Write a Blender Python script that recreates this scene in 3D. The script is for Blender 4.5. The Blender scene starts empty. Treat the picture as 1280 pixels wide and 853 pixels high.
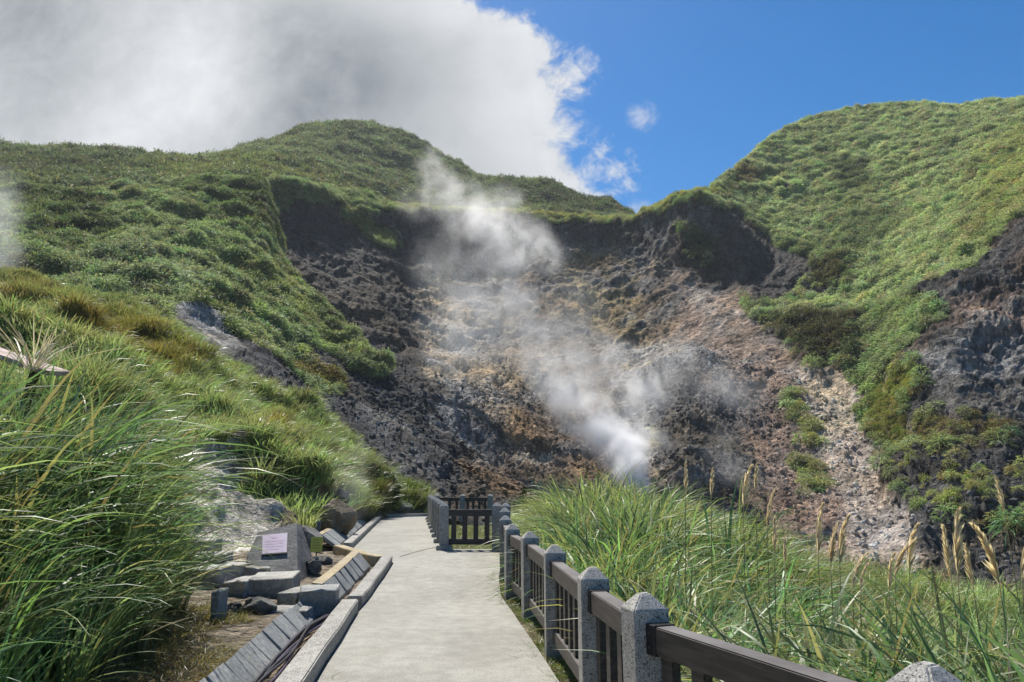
import bpy, bmesh, math, random
import numpy as np
from mathutils import Vector, Matrix, noise as mnoise

R = math.radians
sc = bpy.context.scene
col = sc.collection
random.seed(7)
rng = np.random.default_rng(11)

# ------------------------------------------------------------------ camera
W0, H0, F0 = 1280.0, 853.0, 924.0
PITCH = R(11.0)
CAMZ = 1.575
cd = bpy.data.cameras.new('camera')
cam = bpy.data.objects.new('camera', cd)
col.objects.link(cam)
cam.location = (0, 0, CAMZ)
cam.rotation_euler = (R(90) + PITCH, 0, 0)
cd.sensor_width = 36.0
cd.lens = 36.0 * F0 / W0
cd.clip_start = 0.05
cd.clip_end = 5000
sc.camera = cam

# ------------------------------------------------------------------ sun, sky, exposure
SUN_AZ = R(-24)      # left of the view direction
SUN_EL = R(57)
SUN_STRENGTH = 4.8
SKY_STRENGTH = 0.12
sc.view_settings.view_transform = 'Standard'
sc.view_settings.look = 'None'
sc.view_settings.gamma = 1.0
sc.view_settings.use_curve_mapping = False
EXPOSURE = 0.5
sc.view_settings.exposure = EXPOSURE
ld = bpy.data.lights.new('sun', 'SUN')
ld.energy = SUN_STRENGTH
ld.angle = R(0.6)
ld.color = (1.0, 0.95, 0.87)
sun = bpy.data.objects.new('sun', ld)
col.objects.link(sun)
sdir = Vector((math.sin(SUN_AZ) * math.cos(SUN_EL), math.cos(SUN_AZ) * math.cos(SUN_EL), math.sin(SUN_EL)))
sun.rotation_euler = sdir.to_track_quat('Z', 'Y').to_euler()
sun.location = (-20, 30, 60)


class NT:
    """small helper to write node trees"""
    def __init__(s, tree):
        s.t = tree
        s.n = tree.nodes
        s.l = tree.links

    def node(s, typ, **kw):
        n = s.n.new(typ)
        for k, v in kw.items():
            setattr(n, k, v)
        return n

    def put(s, sock, v):
        if isinstance(v, bpy.types.NodeSocket):
            s.l.new(v, sock)
        elif v is not None:
            if isinstance(v, (tuple, list)) and sock.type == 'RGBA' and len(v) == 3:
                v = (*v, 1)
            sock.default_value = v

    def math(s, op, a, b=None, c=None, clamp=False):
        n = s.node('ShaderNodeMath', operation=op, use_clamp=clamp)
        for i, v in enumerate((a, b, c)):
            if v is not None:
                s.put(n.inputs[i], v)
        return n.outputs[0]

    def vmath(s, op, a, b=None, scale=None):
        n = s.node('ShaderNodeVectorMath', operation=op)
        s.put(n.inputs[0], a)
        if b is not None:
            s.put(n.inputs[1], b)
        if scale is not None:
            s.put(n.inputs['Scale'], scale)
        return n.outputs['Value'] if op in ('LENGTH', 'DISTANCE', 'DOT_PRODUCT') else n.outputs['Vector']

    def mix(s, f, a, b, blend='MIX'):
        n = s.node('ShaderNodeMix', data_type='RGBA', blend_type=blend)
        s.put(n.inputs[0], f)
        s.put(n.inputs[6], a)
        s.put(n.inputs[7], b)
        return n.outputs[2]

    def noise(s, vec, scale, detail=4, rough=0.55, dist=0.0, color=False):
        n = s.node('ShaderNodeTexNoise')
        if vec is not None:
            s.put(n.inputs['Vector'], vec)
        n.inputs['Scale'].default_value = scale
        n.inputs['Detail'].default_value = detail
        n.inputs['Roughness'].default_value = rough
        n.inputs['Distortion'].default_value = dist
        return n.outputs['Color'] if color else n.outputs['Fac']

    def smooth(s, v, lo, hi, a=0.0, b=1.0):
        n = s.node('ShaderNodeMapRange', interpolation_type='SMOOTHSTEP')
        s.put(n.inputs[0], v)
        s.put(n.inputs[1], lo)
        s.put(n.inputs[2], hi)
        s.put(n.inputs[3], a)
        s.put(n.inputs[4], b)
        return n.outputs[0]

    def sep(s, v):
        n = s.node('ShaderNodeSeparateXYZ')
        s.put(n.inputs[0], v)
        return n.outputs

    def comb(s, x, y, z):
        n = s.node('ShaderNodeCombineXYZ')
        for i, v in enumerate((x, y, z)):
            s.put(n.inputs[i], v)
        return n.outputs[0]


def ray(px, py):
    """direction through a photograph pixel, scaled so that its Y is 1"""
    x = (np.asarray(px, float) - W0 / 2) / F0
    y = (H0 / 2 - np.asarray(py, float)) / F0
    c, s = math.cos(PITCH), math.sin(PITCH)
    dy = c - y * s
    dz = s + y * c
    return x / dy, dz / dy


def at(px, py, d):
    u, v = ray(px, py)
    return np.stack([u * d, np.asarray(d, float) + 0 * u, CAMZ + v * d], -1)


def G(px, py, z=0.0):
    """where the ray through a pixel meets the level z"""
    u, v = ray(px, py)
    d = (z - CAMZ) / v
    return float(u * d), float(d)


def project(P):
    P = np.asarray(P, float)
    X, Y, Z = P[..., 0], P[..., 1], P[..., 2] - CAMZ
    c, s = math.cos(PITCH), math.sin(PITCH)
    dep = np.maximum(Y * c + Z * s, 1e-3)
    up = -Y * s + Z * c
    return W0 / 2 + F0 * X / dep, H0 / 2 - F0 * up / dep


def build_world():
    w = bpy.data.worlds.new('World')
    sc.world = w
    w.use_nodes = True
    w.node_tree.nodes.clear()
    T = NT(w.node_tree)
    out = T.node('ShaderNodeOutputWorld')
    bg = T.node('ShaderNodeBackground')
    bg.inputs['Strength'].default_value = SKY_STRENGTH
    sky = T.node('ShaderNodeTexSky', sky_type='NISHITA', sun_disc=False)
    sky.sun_elevation = SUN_EL
    sky.sun_rotation = SUN_AZ
    sky.altitude = 800
    sky.air_density = 1.0
    sky.dust_density = 0.6
    sky.ozone_density = 2.0
    dirv = T.node('ShaderNodeTexCoord').outputs['Generated']
    x, y, z = T.sep(dirv)
    yy = T.math('MAXIMUM', y, 0.06)
    u = T.math('DIVIDE', x, yy)
    v = T.math('DIVIDE', z, yy)
    p = T.comb(u, v, 0.0)
    # cloud edge: u of the right hand border as a function of v
    pts = [(1030, -260), (700, -90), (592, -20), (640, 25), (700, 60), (722, 105), (715, 150), (722, 180), (745, 210), (758, 238), (728, 265), (650, 320)]
    crv = T.node('ShaderNodeFloatCurve')
    cm = crv.mapping
    uv = [ray(a, b) for a, b in pts]
    VMIN, VMAX, UMIN, UMAX = 0.0, 1.2, -1.2, 1.2
    pp = sorted([((float(b) - VMIN) / (VMAX - VMIN), (float(a) - UMIN) / (UMAX - UMIN)) for a, b in uv])
    cu = cm.curves[0]
    cu.points[0].location = (0.0, pp[0][1])
    cu.points[1].location = (1.0, min(1, pp[-1][1]))
    for q in pp:
        if 0.0 < q[0] < 1.0:
            cu.points.new(*q)
    cm.update()
    T.put(crv.inputs['Value'], T.math('DIVIDE', T.math('SUBTRACT', v, VMIN), VMAX - VMIN, clamp=True))
    ub = T.math('ADD', T.math('MULTIPLY', crv.outputs[0], UMAX - UMIN), UMIN)
    n1 = T.noise(p, 7.0, 9, 0.62, 0.35)
    n2 = T.noise(T.vmath('ADD', p, (3.1, 1.7, 5.0)), 2.6, 7, 0.55, 0.2)
    n3 = T.noise(T.vmath('ADD', p, (7.1, 4.7, 2.0)), 22.0, 7, 0.65, 0.5)
    e = T.math('SUBTRACT', ub, u)
    e2 = T.math('ADD', e, T.math('MULTIPLY', T.math('SUBTRACT', n1, 0.5), 0.30))
    e2 = T.math('ADD', e2, T.math('MULTIPLY', T.math('SUBTRACT', n3, 0.5), 0.16))
    cover = T.smooth(e2, -0.035, 0.035)
    # brightness inside
    def spot(px, py, r):
        a, b = ray(px, py)
        dd = T.vmath('DISTANCE', p, (float(a), float(b), 0.0))
        return T.smooth(dd, 0.0, r, 1.0, 0.0)
    base = T.math('ADD', 0.40, T.math('ADD', T.math('MULTIPLY', T.math('SUBTRACT', n2, 0.5), 1.1), T.math('MULTIPLY', T.math('SUBTRACT', n3, 0.5), 0.34)))
    rim = T.smooth(e2, 0.34, 0.02)
    b = T.math('ADD', base, T.math('MULTIPLY', rim, 0.40))
    b = T.math('ADD', b, T.math('MULTIPLY', spot(270, 110, 0.16), 0.42))
    b = T.math('ADD', b, T.math('MULTIPLY', spot(120, 190, 0.30), 0.34))
    b = T.math('ADD', b, T.math('MULTIPLY', spot(300, -40, 0.25), 0.16))
    b = T.math('SUBTRACT', b, T.math('MULTIPLY', spot(430, 90, 0.26), 0.26))
    b = T.math('SUBTRACT', b, T.math('MULTIPLY', spot(70, 70, 0.25), 0.14))
    b = T.math('ADD', b, T.math('MULTIPLY', T.math('SUBTRACT', n1, 0.5), 0.8), clamp=True)
    K = 1.0 / SKY_STRENGTH / 2 ** EXPOSURE
    cc = T.mix(b, (0.27 * K, 0.30 * K, 0.335 * K), (0.86 * K, 0.875 * K, 0.90 * K))
    # small loose scraps in the blue
    s1 = T.math('MAXIMUM', spot(803, 146, 0.045), T.math('MULTIPLY', spot(738, 155, 0.05), 0.7))
    s1 = T.math('MAXIMUM', s1, T.math('MULTIPLY', spot(800, 268, 0.05), 0.8))
    sn = T.math('ADD', T.math('MULTIPLY', T.math('SUBTRACT', n3, 0.5), 2.2), T.math('MULTIPLY', T.math('SUBTRACT', n1, 0.5), 2.6))
    scr = T.math('MULTIPLY', T.smooth(T.math('MULTIPLY', s1, T.math('ADD', 0.75, sn)), 0.25, 0.95), 0.45)
    front = T.smooth(y, 0.02, 0.12)
    cover = T.math('MULTIPLY', T.math('MAXIMUM', cover, scr), front)
    hs = T.node('ShaderNodeHueSaturation')
    hs.inputs['Saturation'].default_value = 1.45
    hs.inputs['Value'].default_value = 0.76
    T.put(hs.inputs['Color'], sky.outputs[0])
    T.put(bg.inputs['Color'], T.mix(cover, hs.outputs[0], cc))
    T.l.new(bg.outputs[0], out.inputs['Surface'])


build_world()
cy = sc.cycles
cy.use_adaptive_sampling = True
cy.adaptive_threshold = 0.02
cy.use_denoising = True
cy.max_bounces = 8
cy.diffuse_bounces = 3
cy.glossy_bounces = 2
cy.transmission_bounces = 4
cy.transparent_max_bounces = 8
cy.volume_bounces = 7
cy.caustics_reflective = False
cy.caustics_refractive = False


# ------------------------------------------------------------------ numpy noise
_P = rng.permutation(4096)
_GR = rng.normal(size=(4096, 3))
_GR /= np.linalg.norm(_GR, axis=1)[:, None]


def perlin(p):
    p = np.asarray(p, float)
    i = np.floor(p).astype(int)
    f = p - i
    w = f * f * f * (f * (f * 6 - 15) + 10)
    r = 0
    for dx in (0, 1):
        for dy in (0, 1):
            for dz in (0, 1):
                h = _P[(_P[(_P[(i[..., 0] + dx) & 4095] + i[..., 1] + dy) & 4095] + i[..., 2] + dz) & 4095]
                g = _GR[h]
                d = g[..., 0] * (f[..., 0] - dx) + g[..., 1] * (f[..., 1] - dy) + g[..., 2] * (f[..., 2] - dz)
                wt = (w[..., 0] if dx else 1 - w[..., 0]) * (w[..., 1] if dy else 1 - w[..., 1]) * (w[..., 2] if dz else 1 - w[..., 2])
                r = r + d * wt
    return r * 1.5


def fbm(p, scale, octaves=4, gain=0.5, ridged=False, off=0.0):
    a, s, tot = 1.0, scale, 0
    for k in range(octaves):
        n = perlin(np.asarray(p) * s + off + 17.3 * k)
        if ridged:
            n = 1 - 2 * np.abs(n)
        tot = tot + a * n
        a *= gain
        s *= 2.03
    return tot


def sstep(a, b, x):
    t = np.clip((x - a) / (b - a), 0, 1)
    return t * t * (3 - 2 * t)


def poly_w(px, py, poly, soft):
    """1 inside a polygon, 0 outside, soft border"""
    P = np.asarray(poly, float)
    inside = np.zeros(px.shape, bool)
    dist = np.full(px.shape, 1e9)
    n = len(P)
    for k in range(n):
        x1, y1 = P[k]
        x2, y2 = P[(k + 1) % n]
        c = ((y1 > py) != (y2 > py)) & (px < (x2 - x1) * (py - y1) / ((y2 - y1) if y2 != y1 else 1e-9) + x1)
        inside ^= c
        ex, ey = x2 - x1, y2 - y1
        t = np.clip(((px - x1) * ex + (py - y1) * ey) / (ex * ex + ey * ey + 1e-9), 0, 1)
        dist = np.minimum(dist, np.hypot(px - x1 - t * ex, py - y1 - t * ey))
    sd = np.where(inside, dist, -dist)
    return sstep(-soft, soft, sd)


# ------------------------------------------------------------------ materials
def new_mat(name):
    m = bpy.data.materials.new(name)
    m.use_nodes = True
    m.node_tree.nodes.clear()
    T = NT(m.node_tree)
    out = T.node('ShaderNodeOutputMaterial')
    b = T.node('ShaderNodeBsdfPrincipled')
    b.inputs['Specular IOR Level'].default_value = 0.25
    T.l.new(b.outputs[0], out.inputs['Surface'])
    return m, T, b, out


def objco(T):
    return T.node('ShaderNodeTexCoord').outputs['Object']


def geopos(T):
    return T.node('ShaderNodeNewGeometry').outputs['Position']


def bump(T, b, h, strength, dist):
    n = T.node('ShaderNodeBump')
    n.inputs['Strength'].default_value = strength
    n.inputs['Distance'].default_value = dist
    T.put(n.inputs['Height'], h)
    T.l.new(n.outputs[0], b.inputs['Normal'])


def terrain_material(name, fine=1.0):
    """colour comes from the soil map stored on the mesh, broken up by stone-sized noise"""
    m, T, b, out = new_mat(name)
    a = T.node('ShaderNodeAttribute', attribute_name='soil')
    rk = T.node('ShaderNodeAttribute', attribute_name='rock')
    p = geopos(T)
    n1 = T.noise(p, 0.9 * fine, 10, 0.68, 0.3)
    n2 = T.noise(p, 4.5 * fine, 8, 0.7, 0.2)
    n3 = T.noise(T.vmath('MULTIPLY', p, (1, 1, 0.16)), 0.5 * fine, 8, 0.65, 0.8)
    k = T.math('MULTIPLY', T.smooth(n1, 0.3, 0.72, 0.5, 1.6), T.smooth(n2, 0.28, 0.75, 0.5, 1.6))
    k = T.math('MULTIPLY', k, T.smooth(n3, 0.3, 0.7, 0.62, 1.4))
    c = T.vmath('SCALE', a.outputs['Color'], scale=k)
    vo = T.node('ShaderNodeTexVoronoi', feature='F1')
    T.put(vo.inputs['Vector'], T.vmath('ADD', p, T.vmath('SCALE', T.noise(p, 1.5 * fine, 3, color=True), scale=0.8)))
    vo.inputs['Scale'].default_value = 1.3 * fine
    chip = T.smooth(T.noise(p, 9.0 * fine, 3, 0.6), 0.66, 0.74)
    c = T.mix(T.math('MULTIPLY', chip, T.math('MULTIPLY', rk.outputs['Fac'], 0.5)), c, (0.32, 0.30, 0.27))
    T.put(b.inputs['Base Color'], c)
    b.inputs['Roughness'].default_value = 0.85
    b.inputs['Specular IOR Level'].default_value = 0.2
    h = T.math('ADD', T.math('MULTIPLY', n1, 1.0), T.math('MULTIPLY', n2, 0.35))
    h = T.math('ADD', h, T.math('MULTIPLY', vo.outputs['Distance'], 0.5))
    bump(T, b, h, 1.0, 0.9 / fine)
    return m


def leaf_material(name, attr=True, color=(0.1, 0.16, 0.04), gloss=0.35, trans=0.35, rough=0.38):
    m, T, b, out = new_mat(name)
    if attr:
        c0 = T.node('ShaderNodeAttribute', attribute_name='tint', attribute_type='INSTANCER').outputs['Color']
    else:
        rgb = T.node('ShaderNodeRGB')
        rgb.outputs[0].default_value = (*color, 1)
        c0 = rgb.outputs[0]
    bt = T.node('ShaderNodeAttribute', attribute_name='blade').outputs['Color']     # per blade: r value, g dryness, b along
    r, g, bl = T.sep(bt)
    c = T.vmath('SCALE', c0, scale=T.math('ADD', 0.55, T.math('MULTIPLY', r, 0.9)))
    c = T.mix(g, c, (0.34, 0.26, 0.12))
    # blade base is paler, browner sheath
    c = T.mix(T.smooth(bl, 0.22, 0.0, 0.0, 0.3), c, (0.16, 0.13, 0.06))
    T.put(b.inputs['Base Color'], c)
    b.inputs['Roughness'].default_value = rough
    b.inputs['Specular IOR Level'].default_value = gloss
    tr = T.node('ShaderNodeBsdfTranslucent')
    T.put(tr.inputs['Color'], T.vmath('MULTIPLY', c, (1.1, 1.10, 0.78)))
    mx = T.node('ShaderNodeMixShader')
    mx.inputs[0].default_value = trans
    T.l.new(b.outputs[0], mx.inputs[1])
    T.l.new(tr.outputs[0], mx.inputs[2])
    T.l.new(mx.outputs[0], out.inputs['Surface'])
    return m


def stone_material(name, dark, light, scale=3.0, speck=None, speck_scale=140, rough=0.8, bstr=0.5, bd=0.03, stain=None):
    m, T, b, out = new_mat(name)
    p = objco(T)
    n1 = T.noise(p, scale, 8, 0.65, 0.4)
    n2 = T.noise(p, scale * 9, 6, 0.65)
    c = T.mix(T.smooth(n1, 0.3, 0.7), dark, light)
    c = T.vmath('SCALE', c, scale=T.smooth(n2, 0.25, 0.75, 0.72, 1.3))
    if speck:
        n3 = T.noise(p, speck_scale, 2, 0.6)
        c = T.mix(T.smooth(n3, 0.52, 0.62), c, speck)
        n4 = T.noise(T.vmath('ADD', p, (5, 3, 1)), speck_scale * 0.8, 2, 0.6)
        c = T.mix(T.smooth(n4, 0.56, 0.66), c, (0.035, 0.036, 0.04))
    if stain:
        n5 = T.noise(T.vmath('ADD', p, (9, 2, 4)), scale * 1.3, 6, 0.6)
        c = T.mix(T.smooth(n5, 0.48, 0.68), c, stain)
    T.put(b.inputs['Base Color'], c)
    b.inputs['Roughness'].default_value = rough
    h = T.math('ADD', n1, T.math('MULTIPLY', n2, 0.3))
    bump(T, b, h, bstr, bd)
    return m


M = {}
M['terrain'] = terrain_material('crater_rock')
M['near_soil'] = terrain_material('bank_soil', 3.0)
M['hill_leaf'] = leaf_material('hill_scrub_leaf', gloss=0.2, trans=0.42, rough=0.6)
M['blade'] = leaf_material('silvergrass_blade', gloss=0.42, trans=0.45, rough=0.42)
M['granite'] = stone_material('grey_granite', (0.25, 0.24, 0.222), (0.36, 0.35, 0.325), 2.0, (0.50, 0.485, 0.455), 120, 0.85, 0.5, 0.01)
M['kerb'] = stone_material('aggregate_kerb', (0.22, 0.21, 0.19), (0.36, 0.35, 0.32), 2.0, (0.46, 0.45, 0.42), 90, 0.85, 0.5, 0.01)
M['slate'] = stone_material('grey_slate', (0.165, 0.175, 0.175), (0.29, 0.295, 0.285), 2.5, None, 0, 0.7, 0.6, 0.03)
M['slate_ochre'] = stone_material('ochre_stained_slate', (0.28, 0.22, 0.12), (0.42, 0.35, 0.22), 3.0, None, 0, 0.75, 0.5, 0.02, stain=(0.32, 0.29, 0.24))
M['block'] = stone_material('weathered_block', (0.17, 0.17, 0.165), (0.38, 0.37, 0.34), 2.2, None, 0, 0.8, 0.8, 0.05, stain=(0.44, 0.42, 0.37))
M['boulder'] = stone_material('grey_boulder', (0.10, 0.10, 0.095), (0.27, 0.26, 0.235), 1.6, None, 0, 0.85, 0.9, 0.08)
M['boulder_dark'] = stone_material('dark_boulder', (0.03, 0.032, 0.035), (0.09, 0.09, 0.09), 1.6, None, 0, 0.8, 0.9, 0.08)
M['boulder_brown'] = stone_material('brown_boulder', (0.12, 0.09, 0.055), (0.27, 0.22, 0.15), 1.6, None, 0, 0.85, 0.9, 0.08)
M['boulder_moss'] = stone_material('mossy_boulder', (0.12, 0.12, 0.11), (0.25, 0.24, 0.21), 1.2, None, 0, 0.9, 0.9, 0.08, stain=(0.085, 0.11, 0.04))
M['marker'] = stone_material('marker_stone', (0.085, 0.083, 0.08), (0.20, 0.195, 0.185), 2.5, None, 0, 0.8, 0.8, 0.05, stain=(0.24, 0.23, 0.21))
M['rubble'] = stone_material('rubble_stone', (0.05, 0.05, 0.05), (0.22, 0.19, 0.16), 1.0, None, 0, 0.85, 0.6, 0.08)


def timber_material():
    m, T, b, out = new_mat('dark_timber')
    p = objco(T)
    q = T.vmath('MULTIPLY', p, (3, 40, 40))
    n = T.noise(q, 1.0, 5, 0.6, 0.3)
    n2 = T.noise(p, 3.0, 5, 0.6)
    c = T.mix(T.smooth(n, 0.35, 0.7), (0.030, 0.024, 0.021), (0.075, 0.062, 0.055))
    nz = T.sep(T.node('ShaderNodeNewGeometry').outputs['Normal'])[2]
    c = T.mix(T.math('MULTIPLY', T.smooth(nz, 0.6, 0.95), T.smooth(n2, 0.3, 0.75, 0.35, 0.9)), c, (0.20, 0.185, 0.18))   # upward faces paler grey, in patches
    T.put(b.inputs['Base Color'], c)
    b.inputs['Roughness'].default_value = 0.5
    b.inputs['Specular IOR Level'].default_value = 0.4
    bump(T, b, n, 0.3, 0.004)
    return m


def flat_material(name, c, rough=0.6, metal=0.0, vary=0.25, scale=12):
    m, T, b, out = new_mat(name)
    n = T.noise(objco(T), scale, 5, 0.6)
    T.put(b.inputs['Base Color'], T.vmath('SCALE', tuple(c), scale=T.smooth(n, 0.25, 0.75, 1 - vary, 1 + vary)))
    b.inputs['Roughness'].default_value = rough
    b.inputs['Metallic'].default_value = metal
    return m


M['timber'] = timber_material()
M['iron'] = flat_material('dark_iron', (0.035, 0.033, 0.034), 0.45, 0.5)
M['bolt'] = flat_material('bolt_steel', (0.12, 0.11, 0.10), 0.4, 0.8)
M['cable'] = flat_material('cable_sheath', (0.035, 0.033, 0.045), 0.45)
M['cable_violet'] = flat_material('violet_cable_sheath', (0.075, 0.06, 0.10), 0.45)
M['yellow'] = flat_material('yellow_card', (0.62, 0.56, 0.10), 0.6, 0, 0.08)
M['yellow_ink'] = flat_material('faded_card_ink', (0.32, 0.30, 0.10), 0.7)
M['plaque_ink'] = flat_material('plaque_ink', (0.42, 0.27, 0.42), 0.6)
M['plaque'] = flat_material('mauve_plaque', (0.40, 0.335, 0.44), 0.4, 0, 0.12, 3)
M['plaque_frame'] = flat_material('plaque_edge', (0.035, 0.035, 0.04), 0.5)
M['pipe'] = flat_material('grey_pipe', (0.10, 0.12, 0.13), 0.5)
M['pink'] = flat_material('weathered_pink_board', (0.36, 0.27, 0.245), 0.75, 0, 0.45, 6)
M['dry'] = leaf_material('dry_stalk', False, (0.62, 0.54, 0.44), 0.2, 0.2, 0.6)
M['plume'] = leaf_material('seed_plume', False, (0.78, 0.65, 0.50), 0.15, 0.45, 0.7)
M['stem'] = flat_material('plume_stem', (0.30, 0.25, 0.11), 0.6)
M['bush_leaf'] = leaf_material('bush_leaf', False, (0.035, 0.06, 0.022), 0.3, 0.25, 0.5)
M['bark'] = flat_material('bush_bark', (0.06, 0.045, 0.03), 0.9)


def path_material():
    m, T, b, out = new_mat('path_concrete')
    p = geopos(T)
    n1 = T.noise(p, 0.7, 8, 0.6, 0.3)
    n2 = T.noise(p, 6.0, 8, 0.65)
    n3 = T.noise(p, 60.0, 4, 0.7)
    c = T.mix(T.smooth(n1, 0.3, 0.7), (0.27, 0.262, 0.232), (0.345, 0.336, 0.30))
    c = T.vmath('SCALE', c, scale=T.smooth(n2, 0.25, 0.75, 0.84, 1.14))
    c = T.vmath('SCALE', c, scale=T.smooth(n3, 0.3, 0.7, 0.72, 1.24))
    # pale wipe marks left by the float, across the path
    q = T.vmath('MULTIPLY', p, (1.2, 7.0, 1))
    n4 = T.noise(q, 1.0, 5, 0.7, 0.8)
    c = T.mix(T.smooth(n4, 0.60, 0.75, 0, 0.25), c, (0.43, 0.42, 0.39))
    n5 = T.noise(T.vmath('ADD', p, (4, 9, 0)), 1.7, 6, 0.65, 0.6)
    c = T.mix(T.smooth(n5, 0.56, 0.70, 0, 0.65), c, (0.24, 0.23, 0.19))
    T.put(b.inputs['Base Color'], c)
    b.inputs['Roughness'].default_value = 0.85
    bump(T, b, T.math('ADD', n2, T.math('MULTIPLY', n3, 0.4)), 0.25, 0.01)
    return m


M['path'] = path_material()
M['joint'] = flat_material('path_joint', (0.10, 0.095, 0.08), 0.9)


# ------------------------------------------------------------------ mesh helpers
def mesh_obj(name, verts, faces, mat, parent=None, smooth=False):
    me = bpy.data.meshes.new(name)
    me.from_pydata([tuple(v) for v in verts], [], faces)
    me.update()
    if smooth:
        me.polygons.foreach_set('use_smooth', [True] * len(me.polygons))
    o = bpy.data.objects.new(name, me)
    if mat:
        me.materials.append(mat)
    col.objects.link(o)
    if parent:
        o.parent = parent
    return o


def bm_obj(name, bm, mat, parent=None, smooth=False):
    me = bpy.data.meshes.new(name)
    bmesh.ops.recalc_face_normals(bm, faces=bm.faces)
    bm.to_mesh(me)
    bm.free()
    if smooth:
        me.polygons.foreach_set('use_smooth', [True] * len(me.polygons))
    me.materials.append(mat)
    o = bpy.data.objects.new(name, me)
    col.objects.link(o)
    if parent:
        o.parent = parent
    return o


def grid_obj(name, P, mat, attrs=None, smooth=True):
    """P: (nv, nx, 3)"""
    nv, nx = P.shape[:2]
    idx = np.arange(nv * nx).reshape(nv, nx)
    q = np.stack([idx[:-1, :-1], idx[:-1, 1:], idx[1:, 1:], idx[1:, :-1]], -1).reshape(-1, 4)
    me = bpy.data.meshes.new(name)
    me.vertices.add(nv * nx)
    me.vertices.foreach_set('co', P.reshape(-1).astype(np.float32))
    me.loops.add(q.size)
    me.loops.foreach_set('vertex_index', q.reshape(-1).astype(np.int32))
    me.polygons.add(len(q))
    me.polygons.foreach_set('loop_start', np.arange(0, q.size, 4, dtype=np.int32))
    me.polygons.foreach_set('loop_total', np.full(len(q), 4, dtype=np.int32))
    me.update(calc_edges=True)
    me.polygons.foreach_set('use_smooth', np.full(len(q), smooth))
    for k, v in (attrs or {}).items():
        if v.ndim == 3:
            a = me.attributes.new(k, 'FLOAT_COLOR', 'POINT')
            c4 = np.concatenate([v.reshape(-1, 3), np.ones((nv * nx, 1))], 1)
            a.data.foreach_set('color', c4.reshape(-1).astype(np.float32))
        else:
            a = me.attributes.new(k, 'FLOAT', 'POINT')
            a.data.foreach_set('value', v.reshape(-1).astype(np.float32))
    me.materials.append(mat)
    o = bpy.data.objects.new(name, me)
    col.objects.link(o)
    return o


def tag(o, label=None, cat=None, group=None, kind=None):
    if label:
        o['label'] = label
    if cat:
        o['category'] = cat
    if group:
        o['group'] = group
    if kind:
        o['kind'] = kind
    return o


def empty(name, loc=(0, 0, 0), rz=0.0):
    o = bpy.data.objects.new(name, None)
    o.empty_display_size = 0.2
    col.objects.link(o)
    o.location = loc
    o.rotation_euler = (0, 0, rz)
    return o


def add_box(bm, c, s, rot=None):
    r = bmesh.ops.create_cube(bm, size=1.0)
    mat = Matrix.Translation(Vector(c)) @ (rot.to_4x4() if rot else Matrix.Identity(4)) @ Matrix.Diagonal((*s, 1))
    bmesh.ops.transform(bm, matrix=mat, verts=r['verts'])
    return r['verts']


def box_obj(name, c, s, mat, parent=None, bevel=0.0, rz=0.0):
    bm = bmesh.new()
    add_box(bm, (0, 0, 0), s)
    if bevel:
        bmesh.ops.bevel(bm, geom=bm.edges[:], offset=bevel, segments=2, affect='EDGES')
    o = bm_obj(name, bm, mat, parent)
    o.location = c
    o.rotation_euler = (0, 0, rz)
    return o


def tube(name, pts, r, mat, parent=None, seg=8):
    pts = [Vector(p) for p in pts]
    n = len(pts)
    V, Fc = [], []
    for i, p in enumerate(pts):
        t = (pts[min(i + 1, n - 1)] - pts[max(i - 1, 0)]).normalized()
        a = t.orthogonal().normalized() if abs(t.z) > 0.9 else t.cross(Vector((0, 0, 1))).normalized()
        b = t.cross(a)
        rr = r[i] if isinstance(r, (list, tuple)) else r
        for k in range(seg):
            q = 2 * math.pi * k / seg
            V.append(p + a * rr * math.cos(q) + b * rr * math.sin(q))
    for i in range(n - 1):
        for k in range(seg):
            Fc.append((i * seg + k, i * seg + (k + 1) % seg, (i + 1) * seg + (k + 1) % seg, (i + 1) * seg + k))
    Fc.append(tuple(range(seg))[::-1])
    Fc.append(tuple(range((n - 1) * seg, n * seg)))
    return mesh_obj(name, V, Fc, mat, parent, True)


# ------------------------------------------------------------------ ground close to the path
FENCE = [(1.38, 2.61), (0.73, 4.23), (0.58, 5.52), (0.42, 7.5), (0.23, 9.6), (0.0, 11.1), (-0.10, 12.7), (-0.13, 14.4), (-0.14, 16.3)]
FY = np.array([-5, 0, 2.61, 4.23, 5.52, 7.5, 9.6, 11.1, 12.7, 14.4, 16.3, 22, 34, 60])
FX = np.array([3.2, 2.4, 1.38, 0.73, 0.58, 0.42, 0.23, 0.0, -0.10, -0.13, -0.14, -0.2, -0.4, -1.0])
LY = np.array([-5, 0, 6.42, 9.81, 11.18, 14.3, 14.6, 16.5, 32.4, 42])
LX = np.array([-0.5, -0.97, -1.61, -1.95, -2.03, -2.22, -2.5, -3.48, -5.5, -6.1])
BY = np.array([-5, 2, 4, 5.9, 8.9, 10, 12])
BX = np.array([-1.8, -2.1, -2.4, -2.75, -3.6, -4.3, -5.5])


def pathz(y):
    return 0.2 * sstep(10.0, 16.5, y)


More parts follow.
